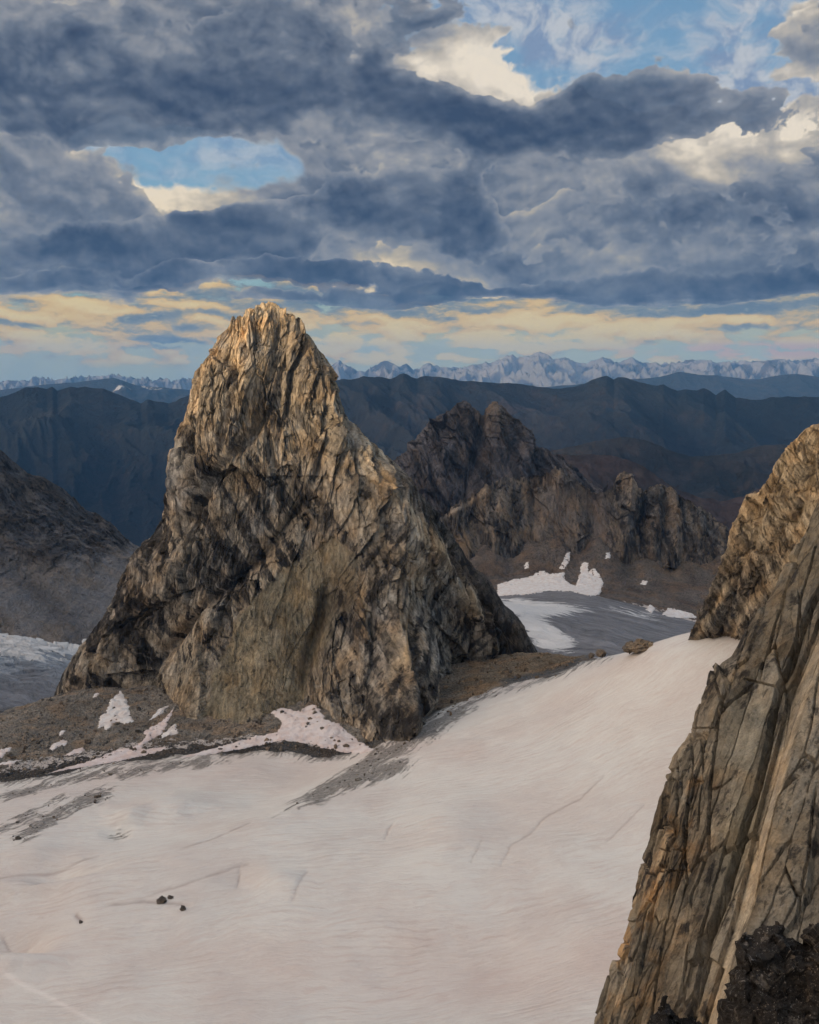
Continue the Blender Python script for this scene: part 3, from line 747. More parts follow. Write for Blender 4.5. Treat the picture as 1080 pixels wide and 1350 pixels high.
# ------------------------------------------------------------------ pale spire flank at the right, beyond the near wall
K_EDGE = [(900,870,905),(902,855,890),(909,838,880),(916,821,870),(925,803,860),(933,787,850),(941,766,840),(948,745,830),(954,732,825),(959,719,820),(962,705,815),(966,690,810),(972,680,805),(976,670,800),(979,661,795),(983,652,790),(991,651,788),(998,649,785),(1003,644,782),(1008,637,780),(1014,629,775),(1019,621,772),(1024,611,768),(1029,600,765),(1036,591,762),(1043,583,758),(1051,575,755),(1060,566,750),(1066,562,748),(1085,556,745),(1120,545,740)]
qk = np.linspace(547, 868, 460)
e_ = rail(K_EDGE, qk, 1)
back = [(a + 25, b, y + 70) for a, b, y in e_]
mid = [(a + 40 + (b - 560) * .12, b, y - 20 - (b - 560) * .06) for a, b, y in e_]
mid2 = [(a + 110 + (b - 560) * .2, b, y - 45 - (b - 560) * .14) for a, b, y in e_]
rgt = [(a + 260, b, y - 75 - (b - 560) * .22) for a, b, y in e_]
def k_disp(P, px, py, R, N):
    u = P[..., 0] - .35 * P[..., 1]; z = P[..., 2]
    uu = u + .55 * z
    c1, _ = cells(uu / 26, z / 70, 101); c2, e2 = cells(uu / 9 + 4, z / 26, 102); c3, e3 = cells(uu / 3.4 + 2, z / 9, 103); c4, _ = cells(uu / 1.8, z / 3, 104)
    d = 4.5 * c1 + 3.4 * c2 + 1.9 * c3 + .8 * c4 + 3 * (ridged(uu / 18, z / 50, 4, seed=105) - .5) - 2.2 * sstep(.09, 0, e2)
    for ln, a, w in [([(1072,572),(1066,620),(1060,660),(1048,690)], -7, 5), ([(985,660),(1000,690),(980,740),(960,800),(945,850)], -5, 5), ([(1035,690),(1010,740),(985,790),(955,850)], -4, 6), ([(1000,655),(985,700),(962,750),(935,810)], -3, 5)]:
        dd, _, t = seg_dist(px, py, ln); d += a * np.exp(-(dd / w) ** 2)
    m = np.where(R < 1, .3, 1) * np.clip(.35 + np.abs(R - 1) * 3, 0, 1)
    return N * (d * m)[..., None]
def k_tint(P, px, py, R):
    T = tcol(px, (.215, .178, .132), .28)
    u = P[..., 0] - .35 * P[..., 1] + .55 * P[..., 2]
    _, _, k2 = cells(u / 9 + 4, P[..., 2] / 26, 102, ids=True); _, _, k3 = cells(u / 3.4 + 2, P[..., 2] / 9, 103, ids=True)
    n = fbm(u / 14, P[..., 2] / 40, 5, .6, seed=110)
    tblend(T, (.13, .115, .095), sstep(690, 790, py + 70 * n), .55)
    tblend(T, (.30, .245, .175), .8 * np.exp(-(seg_dist(px, py, [(1050,735),(1015,770),(985,800),(955,850)])[0] / 9) ** 2), .1)
    tblend(T, (.28, .225, .155), .8 * np.exp(-(seg_dist(px, py, [(960,770),(930,820),(915,850)])[0] / 5) ** 2), .1)
    tblend(T, (.32, .22, .12), .8 * blob(px, py, 950, 862, 30, 9), .1)
    T[..., :3] *= np.clip(1 + .4 * n + .5 * (k2 - .5) + .6 * (k3 - .5), .3, 2)[..., None]
    return T
M_ROCKK = rock_mat('pale_granite', 13.0, rot=(0, R_(-24), 0))
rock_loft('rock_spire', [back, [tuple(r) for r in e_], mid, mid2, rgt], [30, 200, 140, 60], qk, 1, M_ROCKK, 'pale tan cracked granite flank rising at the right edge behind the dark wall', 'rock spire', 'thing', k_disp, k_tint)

# ------------------------------------------------------------------ dark twin peak
qx_ = np.linspace(470, 800, 520)
I_CREST = [(470,680),(500,640),(520,612),(530,600),(538,590),(545,581),(552,573),(560,565),(567,558),(575,552),(583,546),(590,543),(596,539),(602,534),(607,532),(612,529),(617,533),(622,538),(628,541),(634,545),(639,545),(642,538),(647,533),(652,530),(657,533),(662,536),(667,542),(671,549),(676,551),(682,557),(690,561),(694,570),(700,579),(710,588),(720,594),(735,602),(750,612),(770,628),(800,650)]
I_CREST = [(a, b, 3300.) for a, b in I_CREST]
def i_disp(P, px, py, R, N):
    u = P[..., 0]; z = P[..., 2]; uu = u + .45 * z
    w = 30 * fbm(u / 150, z / 150, 3, seed=120)
    c1, _ = cells((uu + w) / 90, (z + w) / 170, 121); c2, _ = cells((uu + w) / 36, z / 70, 122); c3, _ = cells((uu + w) / 15, z / 28, 123); c4, _ = cells(uu / 7, z / 12, 124)
    d = 18 * c1 + 9 * c2 + 4.5 * c3 + 2.5 * c4 + 22 * (ridged((uu + w) / 75, z / 240, 5, .55, seed=125) - .5)
    for ln, a, wd in [([(612,530),(600,590),(570,650),(540,690)], 34, 26), ([(652,530),(655,580),(640,640),(620,690)], 22, 24), ([(640,548),(630,600),(610,660)], -26, 10), ([(676,552),(690,600),(680,650)], 22, 18), ([(575,555),(560,600),(540,640)], 18, 14)]:
        dd, _, t = seg_dist(px, py, ln); d += a * np.clip(1 - dd / wd, 0, 1)
    m = np.where(R < 1, .5, 1) * np.clip(.12 + np.abs(R - 1) * 4, 0, 1)
    return N * (d * m)[..., None] + np.array([0, 0, 1.]) * (4 * c3 + 3 * c4)[..., None] * np.exp(-((R - 1) / .1) ** 2)[..., None]
def i_tint(P, px, py, R):
    T = tcol(px, (.064, .059, .063), .45)
    uq = P[..., 0] + .45 * P[..., 2]; _, _, k2 = cells(uq / 30, P[..., 2] / 80, 122, ids=True); _, _, k3 = cells(uq / 12, P[..., 2] / 30, 123, ids=True)
    T[..., :3] *= (1 + .7 * (k2 - .5) + .9 * (k3 - .5))[..., None]
    n = fbm((P[..., 0] + .45 * P[..., 2]) / 40, P[..., 2] / 130, 5, .6, seed=130)
    tblend(T, (.125, .112, .112), sstep(.0, .25, n) * .8, .2)
    tblend(T, (.19, .15, .115), .6 * blob(px, py, 652, 550, 16, 30), .2)
    return T
M_ROCKI = rock_mat('dark_peak_rock', 60.0, gain=1.05, rot=(0, R_(-24), 0))
def at_y(pts_, dy, y): return [(a, b + dy, y) for a, b, _ in pts_]
rock_loft('mountain_peak', [[(a, PY(-700, 3650), 3650.) for a, _, _ in I_CREST], I_CREST, [(a, b * .45 + 640 * .55, 3190.) for a, b, _ in I_CREST], [(a, 750, 2900.) for a, _, _ in I_CREST]], [26, 200, 90], qx_, 0, M_ROCKI,
  'dark purplish twin topped rock peak standing beyond the right shoulder of the great spire', 'mountain peak', 'thing', i_disp, i_tint)

# ------------------------------------------------------------------ pinnacle ridge behind the basin
J = [(500,735),(540,715),(565,700),(580,685),(592,674),(600,667),(612,659),(624,651),(640,642),(655,636),(668,630),(680,632),(690,630),(700,627),(712,625),(725,622),(733,618),(742,619),(748,626),(757,629),(764,635),(775,642),(785,648),(796,650),(804,643),(811,636),(816,628),(822,624),(830,625),(834,634),(837,650),(845,654),(853,647),(857,640),(863,639),(869,646),(874,642),(880,645),(884,641),(889,645),(894,653),(905,659),(914,664),(926,670),(940,679),(950,688),(960,708),(975,722),(1010,735),(1100,760)]
J = [(a, b, 2660. + 25 * math.sin(a * .03)) for a, b in J]
qj = np.linspace(500, 1080, 820)
JB = [(500,775),(560,770),(620,765),(660,762),(700,752),(740,745),(780,735),(800,728),(860,735),(950,742),(1100,750)]
JM = [(a, np.interp(a, [p[0] for p in J], [p[1] for p in J]) * .5 + np.interp(a, [p[0] for p in JB], [p[1] for p in JB]) * .5, 2610.) for a in range(500, 1110, 10)]
JBk = [(a, b + 14, 2545.) for a, b in JB]
def j_disp(P, px, py, R, N):
    u = P[..., 0]; z = P[..., 2]; w = 16 * fbm(u / 90, z / 90, 3, seed=140)
    uu = u + w + .2 * z
    c1, _ = cells(uu / 60, z / 120, 141); c2, _ = cells(uu / 24, z / 55, 142); c3, _ = cells(uu / 10, z / 20, 143); c4, _ = cells(uu / 5, z / 8, 144)
    d = 12 * c1 + 7 * c2 + 4.0 * c3 + 1.8 * c4 + 16 * (ridged(uu / 55, z / 200, 5, .55, seed=145) - .5)
    for ln, a, wd in [([(826,626),(828,660),(824,700),(820,735)], 26, 15), ([(862,640),(862,690),(858,730)], 22, 13), ([(884,642),(890,690),(888,735)], 22, 13), ([(742,620),(735,660),(722,700)], 16, 18), ([(780,645),(786,690),(792,730)], -22, 13), ([(843,655),(842,700)], -14, 6), ([(600,668),(610,700),(620,740)], 14, 14), ([(668,630),(660,690),(650,740)], 15, 20), ([(700,630),(705,690),(700,740)], -12, 9), ([(915,665),(920,710)], 14, 14)]:
        dd, _, t = seg_dist(px, py, ln); d += a * np.clip(1 - dd / wd, 0, 1)
    gul = np.maximum(np.exp(-(seg_dist(px, py, [(770,640),(785,690),(792,740)])[0] / 16) ** 2), blob(px, py, 735, 680, 26, 34, 20) * .8)
    d = d * (1 - .8 * gul) - 10 * gul
    m = np.where(R < 1, .5, 1) * np.clip(.15 + np.abs(R - 1) * 4, 0, 1)
    return N * (d * m)[..., None] + np.array([0, 0, 1.]) * (7 * c3 + 3 * c4)[..., None] * np.exp(-((R - 1) / .12) ** 2)[..., None]
def j_tint(P, px, py, R):
    T = tcol(px, (.084, .076, .069), .5)
    uq = P[..., 0] + .2 * P[..., 2]; _, _, k2 = cells(uq / 24, P[..., 2] / 55, 142, ids=True); _, _, k3 = cells(uq / 9, P[..., 2] / 22, 143, ids=True)
    T[..., :3] *= (1 + .6 * (k2 - .5) + .8 * (k3 - .5))[..., None]
    n = fbm(P[..., 0] / 30, P[..., 2] / 80, 5, .6, seed=150)
    tblend(T, (.17, .14, .11), sstep(0, .25, n) * .8, .25)
    tblend(T, (.14, .118, .102), 1.2 * blob(px, py, 740, 675, 34, 44, 20), .05)
    tblend(T, (.145, .12, .105), np.exp(-(seg_dist(px, py, [(788,650),(792,690),(796,740)])[0] / 11) ** 2), .05)
    tblend(T, (.30, .25, .2), .8 * np.maximum(np.exp(-(seg_dist(px, py, [(590,680),(610,668),(640,648)])[0] / 3.5) ** 2), blob(px, py, 656, 672, 5, 14, 10)), .05)
    tblend(T, (.22, .17, .125), .8 * np.maximum(blob(px, py, 827, 640, 7, 14), blob(px, py, 884, 665, 6, 24)), .1)
    tblend(T, (.18, .14, .1), .8 * blob(px, py, 610, 720, 26, 22), .2)
    return T
M_ROCKJ = rock_mat('pinnacle_rock', 34.0, gain=1.2)
rock_loft('pinnacle_ridge', [[(a, PY(-720, 2950), 2950.) for a, _, _ in J], J, JM, JBk], [24, 130, 90], qj, 0, M_ROCKJ,
  'long dark ridge of jagged pinnacles above the far basin and its snow patches', 'rock ridge', 'thing', j_disp, j_tint)

# ------------------------------------------------------------------ left mountainside, its scree fan and the broken glacier below
G = [(-200,520),(-80,560),(-30,580),(0,593),(8,599),(14,606),(24,613),(36,623),(48,627),(60,631),(72,638),(82,643),(92,651),(101,660),(107,667),(113,673),(122,675),(130,678),(138,684),(146,689),(153,696),(160,704),(168,712),(176,718),(200,726),(260,740)]
G = [(a, b, 2500. + 2.0 * (a + 80)) for a, b in G]
qg = np.linspace(-160, 250, 420)
def g_disp(P, px, py, R, N):
    u = P[..., 0]; v = P[..., 1]; z = P[..., 2]
    w = 40 * fbm(u / 160, z / 120, 3, seed=160)
    c1, _ = cells((u + w) / 60, (v + w) / 90, 161); c2, _ = cells(u / 26, v / 38, 162); c3, _ = cells(u / 12, v / 17, 163)
    cl = sstep(60, -10, py - np.interp(px, [-100, 0, 60, 120, 180], [760, 730, 735, 728, 712]) + 25 * fbm(u / 90, z / 60, 4, seed=164))
    d = (9 * c1 + 8 * c2 + 5 * c3) * (.10 + .5 * cl) + 14 * fbm(u / 120, z / 100, 5, .55, seed=165)
    m = np.where(R < 1, .4, 1) * np.clip(.15 + np.abs(R - 1) * 3, 0, 1)
    return N * (d * m)[..., None] + np.array([0, 0, 1.]) * (4 * c2)[..., None] * np.exp(-((R - 1) / .15) ** 2)[..., None]
def g_tint(P, px, py, R):
    u = P[..., 0]; z = P[..., 2]
    T = tcol(px, (.085, .080, .082), .5)
    n = fbm(u / 46, P[..., 1] / 70, 6, .62, seed=170)
    tblend(T, (.17, .15, .14), sstep(.05, .25, n) * .8, .2)
    line = np.interp(px, [-100, 0, 60, 120, 180], [760, 740, 745, 738, 716])
    tblend(T, (.21, .195, .19), sstep(-14, 14, py - line + 30 * n), .0)
    tblend(T, (.10, .093, .093), .7 * np.exp(-(seg_dist(px, py, [(-20,740),(40,775),(95,820),(110,850)])[0] / 16) ** 2), .1)
    return T
M_ROCKG = rock_mat('hillside_rock', 45.0, gain=.95, grain=(1, 1, .8), contrast=.8)
rock_loft('hillside', [[(a, PY(-900, 3300), 3300.) for a, _, _ in G], G, [(-200,690,2330),(0,722,2330),(100,738,2420),(180,735,2560),(260,745,2650)], [(-200,850,2040),(0,850,2060),(95,862,2110),(190,868,2200),(260,870,2300)]], [20, 160, 130], qg, 0, M_ROCKG,
  'shadowed rocky mountainside with grey scree fan at the left edge', 'mountainside', 'structure', g_disp, g_tint)
ql = np.linspace(-160, 200, 300)
def l_disp(P, px, py, R, N):
    u = P[..., 0]; v = P[..., 1]
    w = 20 * fbm(u / 120, v / 120, 3, seed=180)
    c2, e2 = cells((u + w) / 34, (v - .5 * u + w) / 16, 181)
    amp = sstep(930, 860, py)
    return np.array([0, 0, 1.]) * (amp * (5 * c2 - 5 * sstep(.12, 0, e2)) + 6 * fbm(u / 60, v / 60, 4, seed=182))[..., None]
def l_tint(P, px, py, R):
    T = tcol(px, (.30, .33, .37), .0)
    n = fbm(P[..., 0] / 60, P[..., 1] / 60, 4, seed=183)
    tblend(T, (.17, .175, .195), sstep(866, 905, py + 22 * n))
    tblend(T, (.085, .082, .085), sstep(926, 940, py + 14 * n))
    T[..., 3] = .85 * sstep(875, 845, py + 16 * n) + .3 * sstep(905, 870, py)
    return T
rock_loft('ice_field', [[(a, 832 + max(a, 0) * .10, 2180) for a in range(-160, 210, 10)], [(-160,838,2060),(0,836,2060),(40,841,2070),(95,858,2080),(200,880,2100)], [(-160,890,1800),(200,900,1850)], [(-160,1010,1500),(200,1010,1500)]], [10, 120, 80], ql, 0, M_ICE,
  'bluish broken glacier with crevasses low at the left edge', 'glacier', 'structure', l_disp, l_tint, smooth=True)
# ------------------------------------------------------------------ unseen ridge added left of and behind the camera, its crest shaped to shade the basin
def add_shade_ridge():
    C0 = np.array([-1533., -48.]); al = np.array([.657, -.754]); pe = np.array([-.754, -.657])
    t = np.linspace(-4200, 2400, 420); v = np.linspace(-1, 1, 90)
    TT, VV = np.meshgrid(t, v)
    top = np.interp(t, [-4200, -2500, -1400, -830, -300, 0, 300, 550, 900, 2400], [700, 640, 470, 345, 225, 172, 150, 150, 186, 260])[None]
    top = top + 14 * fbm(t / 120, t * 0, 5, .6, seed=700)[None]
    zf = -520.
    Zr = zf + (top - zf) * (1 - np.abs(VV) ** 1.15) + 40 * fbm(TT / 150, VV * 3, 5, .55, seed=701) * np.sin(math.pi * np.abs(VV))
    X = C0[0] + al[0] * TT + pe[0] * VV * 620; Y = C0[1] + al[1] * TT + pe[1] * VV * 620
    T = np.ones(X.shape + (4,)) * .4; T[..., :3] = (.13, .115, .095)
    tag(mesh('shade_ridge', np.stack([X, Y, Zr], -1).reshape(-1, 3), grid_faces(*X.shape), M_ROCKG, False, T.reshape(-1, 4)), 'unseen dark granite ridge added left of the viewpoint to shade the basin', 'mountain ridge', kind='structure')
add_shade_ridge()
# ------------------------------------------------------------------ near granite wall, lower right
W_EDGE = [(1200,430,330),(1140,540,310),(1100,615,296),(1086,645,290),(1080,653,288),(1072,671,284),(1065,687,280),(1051,716,272),(1042,730,266),(1033,745,262),(1026,761,256),(1019,777,252),(1012,790,248),(1004,800,244),(995,808,241),(986,821,237),(977,836,233),(970,850,229),(962,864,225),(950,872,221),(943,880,219),(938,889,217),(935,905,213),(927,925,209),(920,940,206),(917,957,202),(913,965,200),(905,980,196),(897,988,193),(888,1001,190),(880,1020,186),(874,1042,181),(868,1062,177),(861,1090,171),(854,1118,166),(846,1145,161),(840,1170,157),(830,1200,152),(822,1235,147),(815,1260,143),(806,1290,138),(798,1318,134),(790,1350,130),(776,1400,123),(760,1460,116)]
W_EDGE = [(a, b, 236 - (b - 640) * .085) for a, b, _ in W_EDGE]
qw = np.linspace(440, 1455, 1050)
we = rail(W_EDGE, qw, 1)
def wy(px, py):      # the wall leans back towards the right and comes nearer: depth at a pixel
    ex = np.interp(py, qw, we[:, 0]); ey = np.interp(py, qw, we[:, 2])
    return ey - np.clip(px - ex, 0, 500) * .085 * ey / 190
we_l = [tuple(r) for r in we]
wback2 = [(a + 70, b, y + 70) for a, b, y in we_l]; wback = [(a + 16, b, y + 22) for a, b, y in we_l]
w1_ = [(a + 24, b, wy(a + 24, b) - 4) for a, b, y in we_l]
w2_ = [(a + 150, b, wy(a + 150, b) - 5) for a, b, y in we_l]
w3_ = [(a + 480, b, wy(a + 480, b)) for a, b, y in we_l]
WL = [ # crack polylines, depth m, half width px
 ([(1095,760),(1070,800),(1045,886),(1031,910),(1017,987),(1005,1044),(988,1093),(960,1191),(939,1240),(917,1330),(900,1400)], 2.8, 9.5),
 ([(984,898),(1005,902),(1031,910)], .5, 2.6), ([(1010,790),(985,870),(964,886),(952,940),(945,996),(939,1061),(939,1126),(917,1187),(911,1240),(895,1330)], 1.0, 3.4),
 ([(1062,1036),(1033,1065),(1021,1126),(1007,1207)], 1.2, 4), ([(1085,1050),(1076,1140),(1062,1230)], .7, 3),
 ([(990,1093),(975,1130),(962,1190)], .8, 3), ([(938,1045),(955,1040),(968,1030)], .5, 2),
 ([(915,962),(945,962)], .5, 2), ([(940,880),(955,930),(945,965)], .8, 3), ([(912,960),(915,1010),(910,1060),(905,1120),(890,1180)], .7, 2.2), ([(925,970),(930,1030),(925,1100)], .6, 2),
 ([(895,1000),(895,1060),(880,1130),(862,1210),(845,1290)], .8, 2.4), ([(905,1140),(880,1220),(868,1290),(860,1350)], .7, 2.4), ([(965,1100),(950,1160),(925,1260),(905,1350)], .9, 3),
 ([(1065,687),(1040,760),(1020,830),(1003,900)], 1.0, 3), ([(1080,700),(1056,790),(1050,850)], .8, 2.6), ([(1052,775),(1058,830),(1056,870)], .5, 2), ([(885,1030),(868,1100),(848,1180),(826,1260),(810,1330)], .7, 2.6),
 ([(1080,1010),(1058,1030),(1045,1050)], .5, 2), ([(930,1032),(910,1028)], .4, 2), ([(870,1120),(890,1124),(915,1122)], .4, 1.8), ([(868,1148),(888,1150),(905,1148)], .4, 1.6)]
STRIP = [(1110,760),(1080,824),(1041,934),(1005,1077),(976,1207),(939,1325),(915,1400),(950,1420),(975,1340),(994,1260),(1011,1207),(1024,1130),(1036,1085),(1062,975),(1088,894),(1118,800)]
def w_disp(P, px, py, R, N):
    # strike of the plates follows the long cracks: u across, v along
    ang = R_(18)
    u = (px - 900) * math.cos(ang) + (py - 900) * math.sin(ang); v = -(px - 900) * math.sin(ang) + (py - 900) * math.cos(ang)
    ed = np.clip(px - np.interp(py, qw, we[:, 0]), 0, 500)
    wv = 10 * fbm(u / 40, v / 120, 4, seed=200); wu = 4 * fbm(u / 30, v / 70, 4, seed=201)
    uu = u + wu; vv = v + wv
    c1, e1 = cells(uu / 62, vv / 300, 210, tilt=.6); c2, e2 = cells(uu / 30, vv / 190, 211, tilt=.5); c3, e3 = cells(uu / 9, vv / 60, 212, tilt=.7); c4, e4 = cells(uu / 3.2, vv / 13, 213, tilt=.8)
    lft = sstep(75, 15, ed) * sstep(960, 1030, py)           # splintered flakes along the left edge
    slab = sstep(-3, 10, poly_sd(px, py, STRIP))
    slab2 = sstep(0, 14, poly_sd(px, py, [(1000,905),(1028,915),(1012,990),(998,1050),(985,1020),(955,1005),(962,930)]))
    k = 1 - .82 * slab - .5 * slab2 * (1 - slab)
    S = .34
    d = k * S * (4.0 * c1 + (.8 + 2.0 * lft) * c2 + (.16 + 1.2 * lft) * c3 + (.12 + .2 * lft) * c4 + (.6 + 1.2 * lft) * (ridged(uu / 20, vv / 160, 5, .5, seed=214) - .5) + .3 * fbm(uu / 14, vv / 30, 5, .6, seed=215))
    d -= k * (1.3 * sstep(.05, 0, e2) + (.12 + .55 * lft) * sstep(.08, 0, e3))
    jit = 1.6 * fbm(u / 12, v / 25, 4, .6, seed=216)
    for ln, a, wd in WL:
        dd, sd, t = seg_dist(px + jit, py + jit * .5, ln)
        d -= 2.0 * a * np.clip(1.15 - dd / (.62 * wd), 0, 1) * np.clip(np.minimum(t, 1 - t) * 8 + .2, 0, 1)
    # the pale strip is a ramp tilted towards the left, below an overhanging lip on its left side
    s_d, s_s, s_t = seg_dist(px, py, [(1110,760),(1080,824),(1041,934),(1005,1077),(976,1207),(939,1325),(915,1400)])
    rightside = np.where(s_s < 0, 1, 0)
    d += rightside * np.clip(s_d, 0, 34) / 34 * 3.4 * np.exp(-np.maximum(s_d - 34, 0) / 120)
    d += (1 - rightside) * 1.3 * np.exp(-s_d / 22)
    m = np.where(R < 2, .35, 1) * np.where(R < 1, .2, 1)
    return N * (d * m)[..., None]
def w_tint(P, px, py, R):
    ang = R_(18)
    u = (px - 900) * math.cos(ang) + (py - 900) * math.sin(ang); v = -(px - 900) * math.sin(ang) + (py - 900) * math.cos(ang)
    n = fbm(u / 14, v / 90, 6, .6, seed=220); n2 = fbm(u / 50, v / 60, 5, .6, seed=221); n3 = fbm(u / 5, v / 60, 5, .65, seed=222)
    ed = np.clip(px - np.interp(py, qw, we[:, 0]), 0, 500)
    T = tcol(px, (.155, .128, .092), .28)
    tblend(T, (.13, .115, .092), sstep(-.1, .2, n2), .35)
    lf = sstep(110, 30, ed) * sstep(950, 1040, py)
    tblend(T, (.20, .115, .048), .8 * lf * sstep(-.15, .25, n2 + n * .5), .3)
    tblend(T, (.24, .205, .15), .7 * lf * sstep(.08, .3, n), .1)
    tblend(T, (.06, .05, .042), .75 * lf * sstep(.08, .28, n3), .6)
    tblend(T, (.055, .048, .042), .7 * sstep(34, 4, ed) * sstep(-.2, .2, n + .1) * sstep(980, 900, py) * sstep(800, 840, py), .8)
    tblend(T, (.19, .165, .115), .75 * blob(px, py, 985, 1100, 28, 90, 14), .12)
    tblend(T, (.175, .155, .115), .7 * blob(px, py, 985, 970, 36, 60, 14), .12)
    tblend(T, (.19, .13, .07), .5 * blob(px, py, 900, 1240, 40, 80, 14) * sstep(-.1, .2, n2), .3)
    tblend(T, (.27, .222, .160), .95 * sstep(-2, 6, poly_sd(px + 4 * n, py, STRIP)) * (.75 + .25 * sstep(-.2, .2, n3)), .02)
    tblend(T, (.16, .14, .12), .6 * np.exp(-(seg_dist(px, py, [(1062,930),(1040,1000),(1022,1070),(1003,1150)])[0] / 4) ** 2) * sstep(-.1, .15, n3), .2)
    _, _, k1 = cells((u + 4 * fbm(u / 30, v / 70, 4, seed=201)) / 62, (v + 10 * fbm(u / 40, v / 120, 4, seed=200)) / 300, 210, ids=True)
    _, _, k2 = cells((u + 4 * fbm(u / 30, v / 70, 4, seed=201)) / 30, (v + 10 * fbm(u / 40, v / 120, 4, seed=200)) / 190, 211, ids=True)
    _, _, k3 = cells((u + 4 * fbm(u / 30, v / 70, 4, seed=201)) / 9, (v + 10 * fbm(u / 40, v / 120, 4, seed=200)) / 60, 212, ids=True)
    T[..., :3] *= np.clip(1 + .4 * (k1 - .5) + .75 * (k2 - .5) + (.3 + .5 * lf) * (k3 - .5), .4, 2)[..., None]
    gr = sstep(0, 14, (px - 1007) * .96 + (py - 1207) * .27 - 2) * sstep(880, 960, py)
    tblend(T, (.145, .130, .105), .8 * gr, .42)
    return T
M_ROCKW = rock_mat('wall_granite', 7.0, gain=1.35, grain=(1, .8, .5), rot=(0, R_(-20), 0), streak=1.1, bump=.6)
rock_loft('rock_wall', [wback2, wback, we_l, w1_, w2_, w3_], [8, 16, 110, 330, 260], qw, 1, M_ROCKW,
  'close dark cracked granite wall with a pale tan strip running down the lower right', 'rock wall', 'thing', w_disp, w_tint)
# ------------------------------------------------------------------ snow patches lying on the talus: each a thing of its own
def patch_mat():
    m, g = new_mat('old_snow')
    P = g.n('ShaderNodeTexCoord').outputs['Object']
    a = g.noise(P, .12, 5, .6); b = g.noise(P, .9, 4, .7)
    at = g.n('ShaderNodeAttribute', attribute_name='tint')
    col = g.mix(g.mr(a, .4, .65), (.68, .65, .63), (.60, .52, .48))
    col = g.mix(g.mr(b, .55, .75, 0, .5), col, (.42, .36, .32))
    finish(g, g.v('MULTIPLY', col, at.outputs['Color']), .7, g.mad(b, .2, a), 1.2, 1.0, .2)
    return m
M_OLD = patch_mat()
def snow_patch(poly, H, Y0, Y1, label, thick=1.4, step=1.1, group=None, pink=0.0, wob=2.5, seed=0):
    pl = []
    for k in range(len(poly)):
        a, b = poly[k], poly[(k + 1) % len(poly)]
        n = max(1, int(math.hypot(a[0] - b[0], a[1] - b[1]) / 6))
        pl += [(a[0] + (b[0] - a[0]) * t / n, a[1] + (b[1] - a[1]) * t / n) for t in range(n)]
    W = cast([p[0] for p in pl], [p[1] for p in pl], H, Y0, Y1)
    x0, x1, y0, y1 = W[:, 0].min() - 3, W[:, 0].max() + 3, W[:, 1].min() - 3, W[:, 1].max() + 3
    X, Y = np.meshgrid(np.arange(x0, x1, step), np.arange(y0, y1, step))
    wx = 1.5 * wob * fbm(X / 7, Y / 7, 5, .65, seed=500 + seed); wy_ = 1.5 * wob * fbm(X / 7 + 40, Y / 7, 5, .65, seed=510 + seed)
    sdv = poly_sd(X + wx, Y + wy_, [tuple(p[:2]) for p in W])
    Z = H(X, Y) - .9 + (thick * .55 + .9) * sstep(-1.2, 1.6, sdv) + .25 * fbm(X / 6, Y / 6, 3, seed=seed)
    keep = (sdv > -1.5)
    fm = keep[:-1, :-1] & keep[1:, :-1] & keep[:-1, 1:] & keep[1:, 1:]
    if not fm.any(): return
    t = np.ones(X.shape + (4,)); t[..., :3] = np.array([1, 1 - .12 * pink, 1 - .13 * pink])
    v, f, tt = compact(np.stack([X, Y, Z], -1).reshape(-1, 3), grid_faces(*X.shape, mask=fm), t.reshape(-1, 4))
    tag(mesh('snow_patch', v, f, M_OLD, True, tt), label, 'snow patch', group)
def Z7(l): return [(x * .2407, 820 + y * .2407) for x, y in l]
GS = 'snow patches around the great spire'
snow_patch(Z7([(660,376),(682,410),(700,440),(715,500),(732,548),(690,560),(630,545),(605,575),(582,608),(570,570),(540,582),(545,510),(580,500),(600,440)]), Hn, 900, 1160, 'big triangular white snow patch tucked under the left foot of the spire', 1.8, group=GS, seed=1)
snow_patch(Z7([(930,453),(895,500),(840,530),(792,556),(825,530),(860,485)]), Hn, 900, 1160, 'narrow slanting snow sliver just above the long snow tongue by the spire', 1.2, .9, GS, wob=1.5, seed=2)
snow_patch(Z7([(962,455),(945,500),(915,560),(890,610),(820,650),(775,680),(800,700),(912,684),(905,700),(780,735),(640,765),(520,785),(400,805),(255,830),(330,808),(440,778),(540,745),(640,700),(720,690),(780,655),(800,620),(785,600),(880,548),(930,500)]), Hn, 900, 1160, 'long pink snow tongue running from the spire foot down along the dark moraine', 1.5, 1.0, GS, .8, 2.0, 3)
snow_patch(Z7([(965,555),(978,612),(900,632),(865,642),(905,600)]), Hn, 900, 1160, 'small triangular snow patch right of the top of the long snow tongue', 1.3, .9, GS, wob=1.5, seed=4)
snow_patch(Z7([(265,700),(275,680),(310,660),(350,645),(375,655),(365,675),(320,690),(290,710)]), Hn, 900, 1160, 'ragged snow patch in the middle of the open talus slope', 1.2, .9, GS, .3, 1.8, 5)
snow_patch(Z7([(320,618),(335,595),(368,584),(352,612),(328,628)]), Hn, 900, 1160, 'tiny snow scrap above the ragged patch on the open talus', 1.1, .8, GS, wob=1.2, seed=6)
snow_patch(Z7([(362,722),(400,698),(460,686),(465,705),(420,722),(380,732)]), Hn, 900, 1160, 'flat pinkish snow patch low on the talus below the ragged patch', 1.2, .9, GS, .6, 1.6, 7)
snow_patch(Z7([(-40,720),(0,700),(72,682),(60,705),(30,722),(0,752),(-40,770)]), Hn, 850, 1100, 'pinkish snow patch cut off by the left picture edge on the talus', 1.3, 1.0, GS, .4, 1.8, 8)
snow_patch(Z7([(-40,770),(40,765),(108,757),(70,780),(0,784),(-40,790)]), Hn, 850, 1100, 'thin flat snow strip at the left edge just above the dark moraine', 1.2, .9, GS, .3, 1.4, 9)
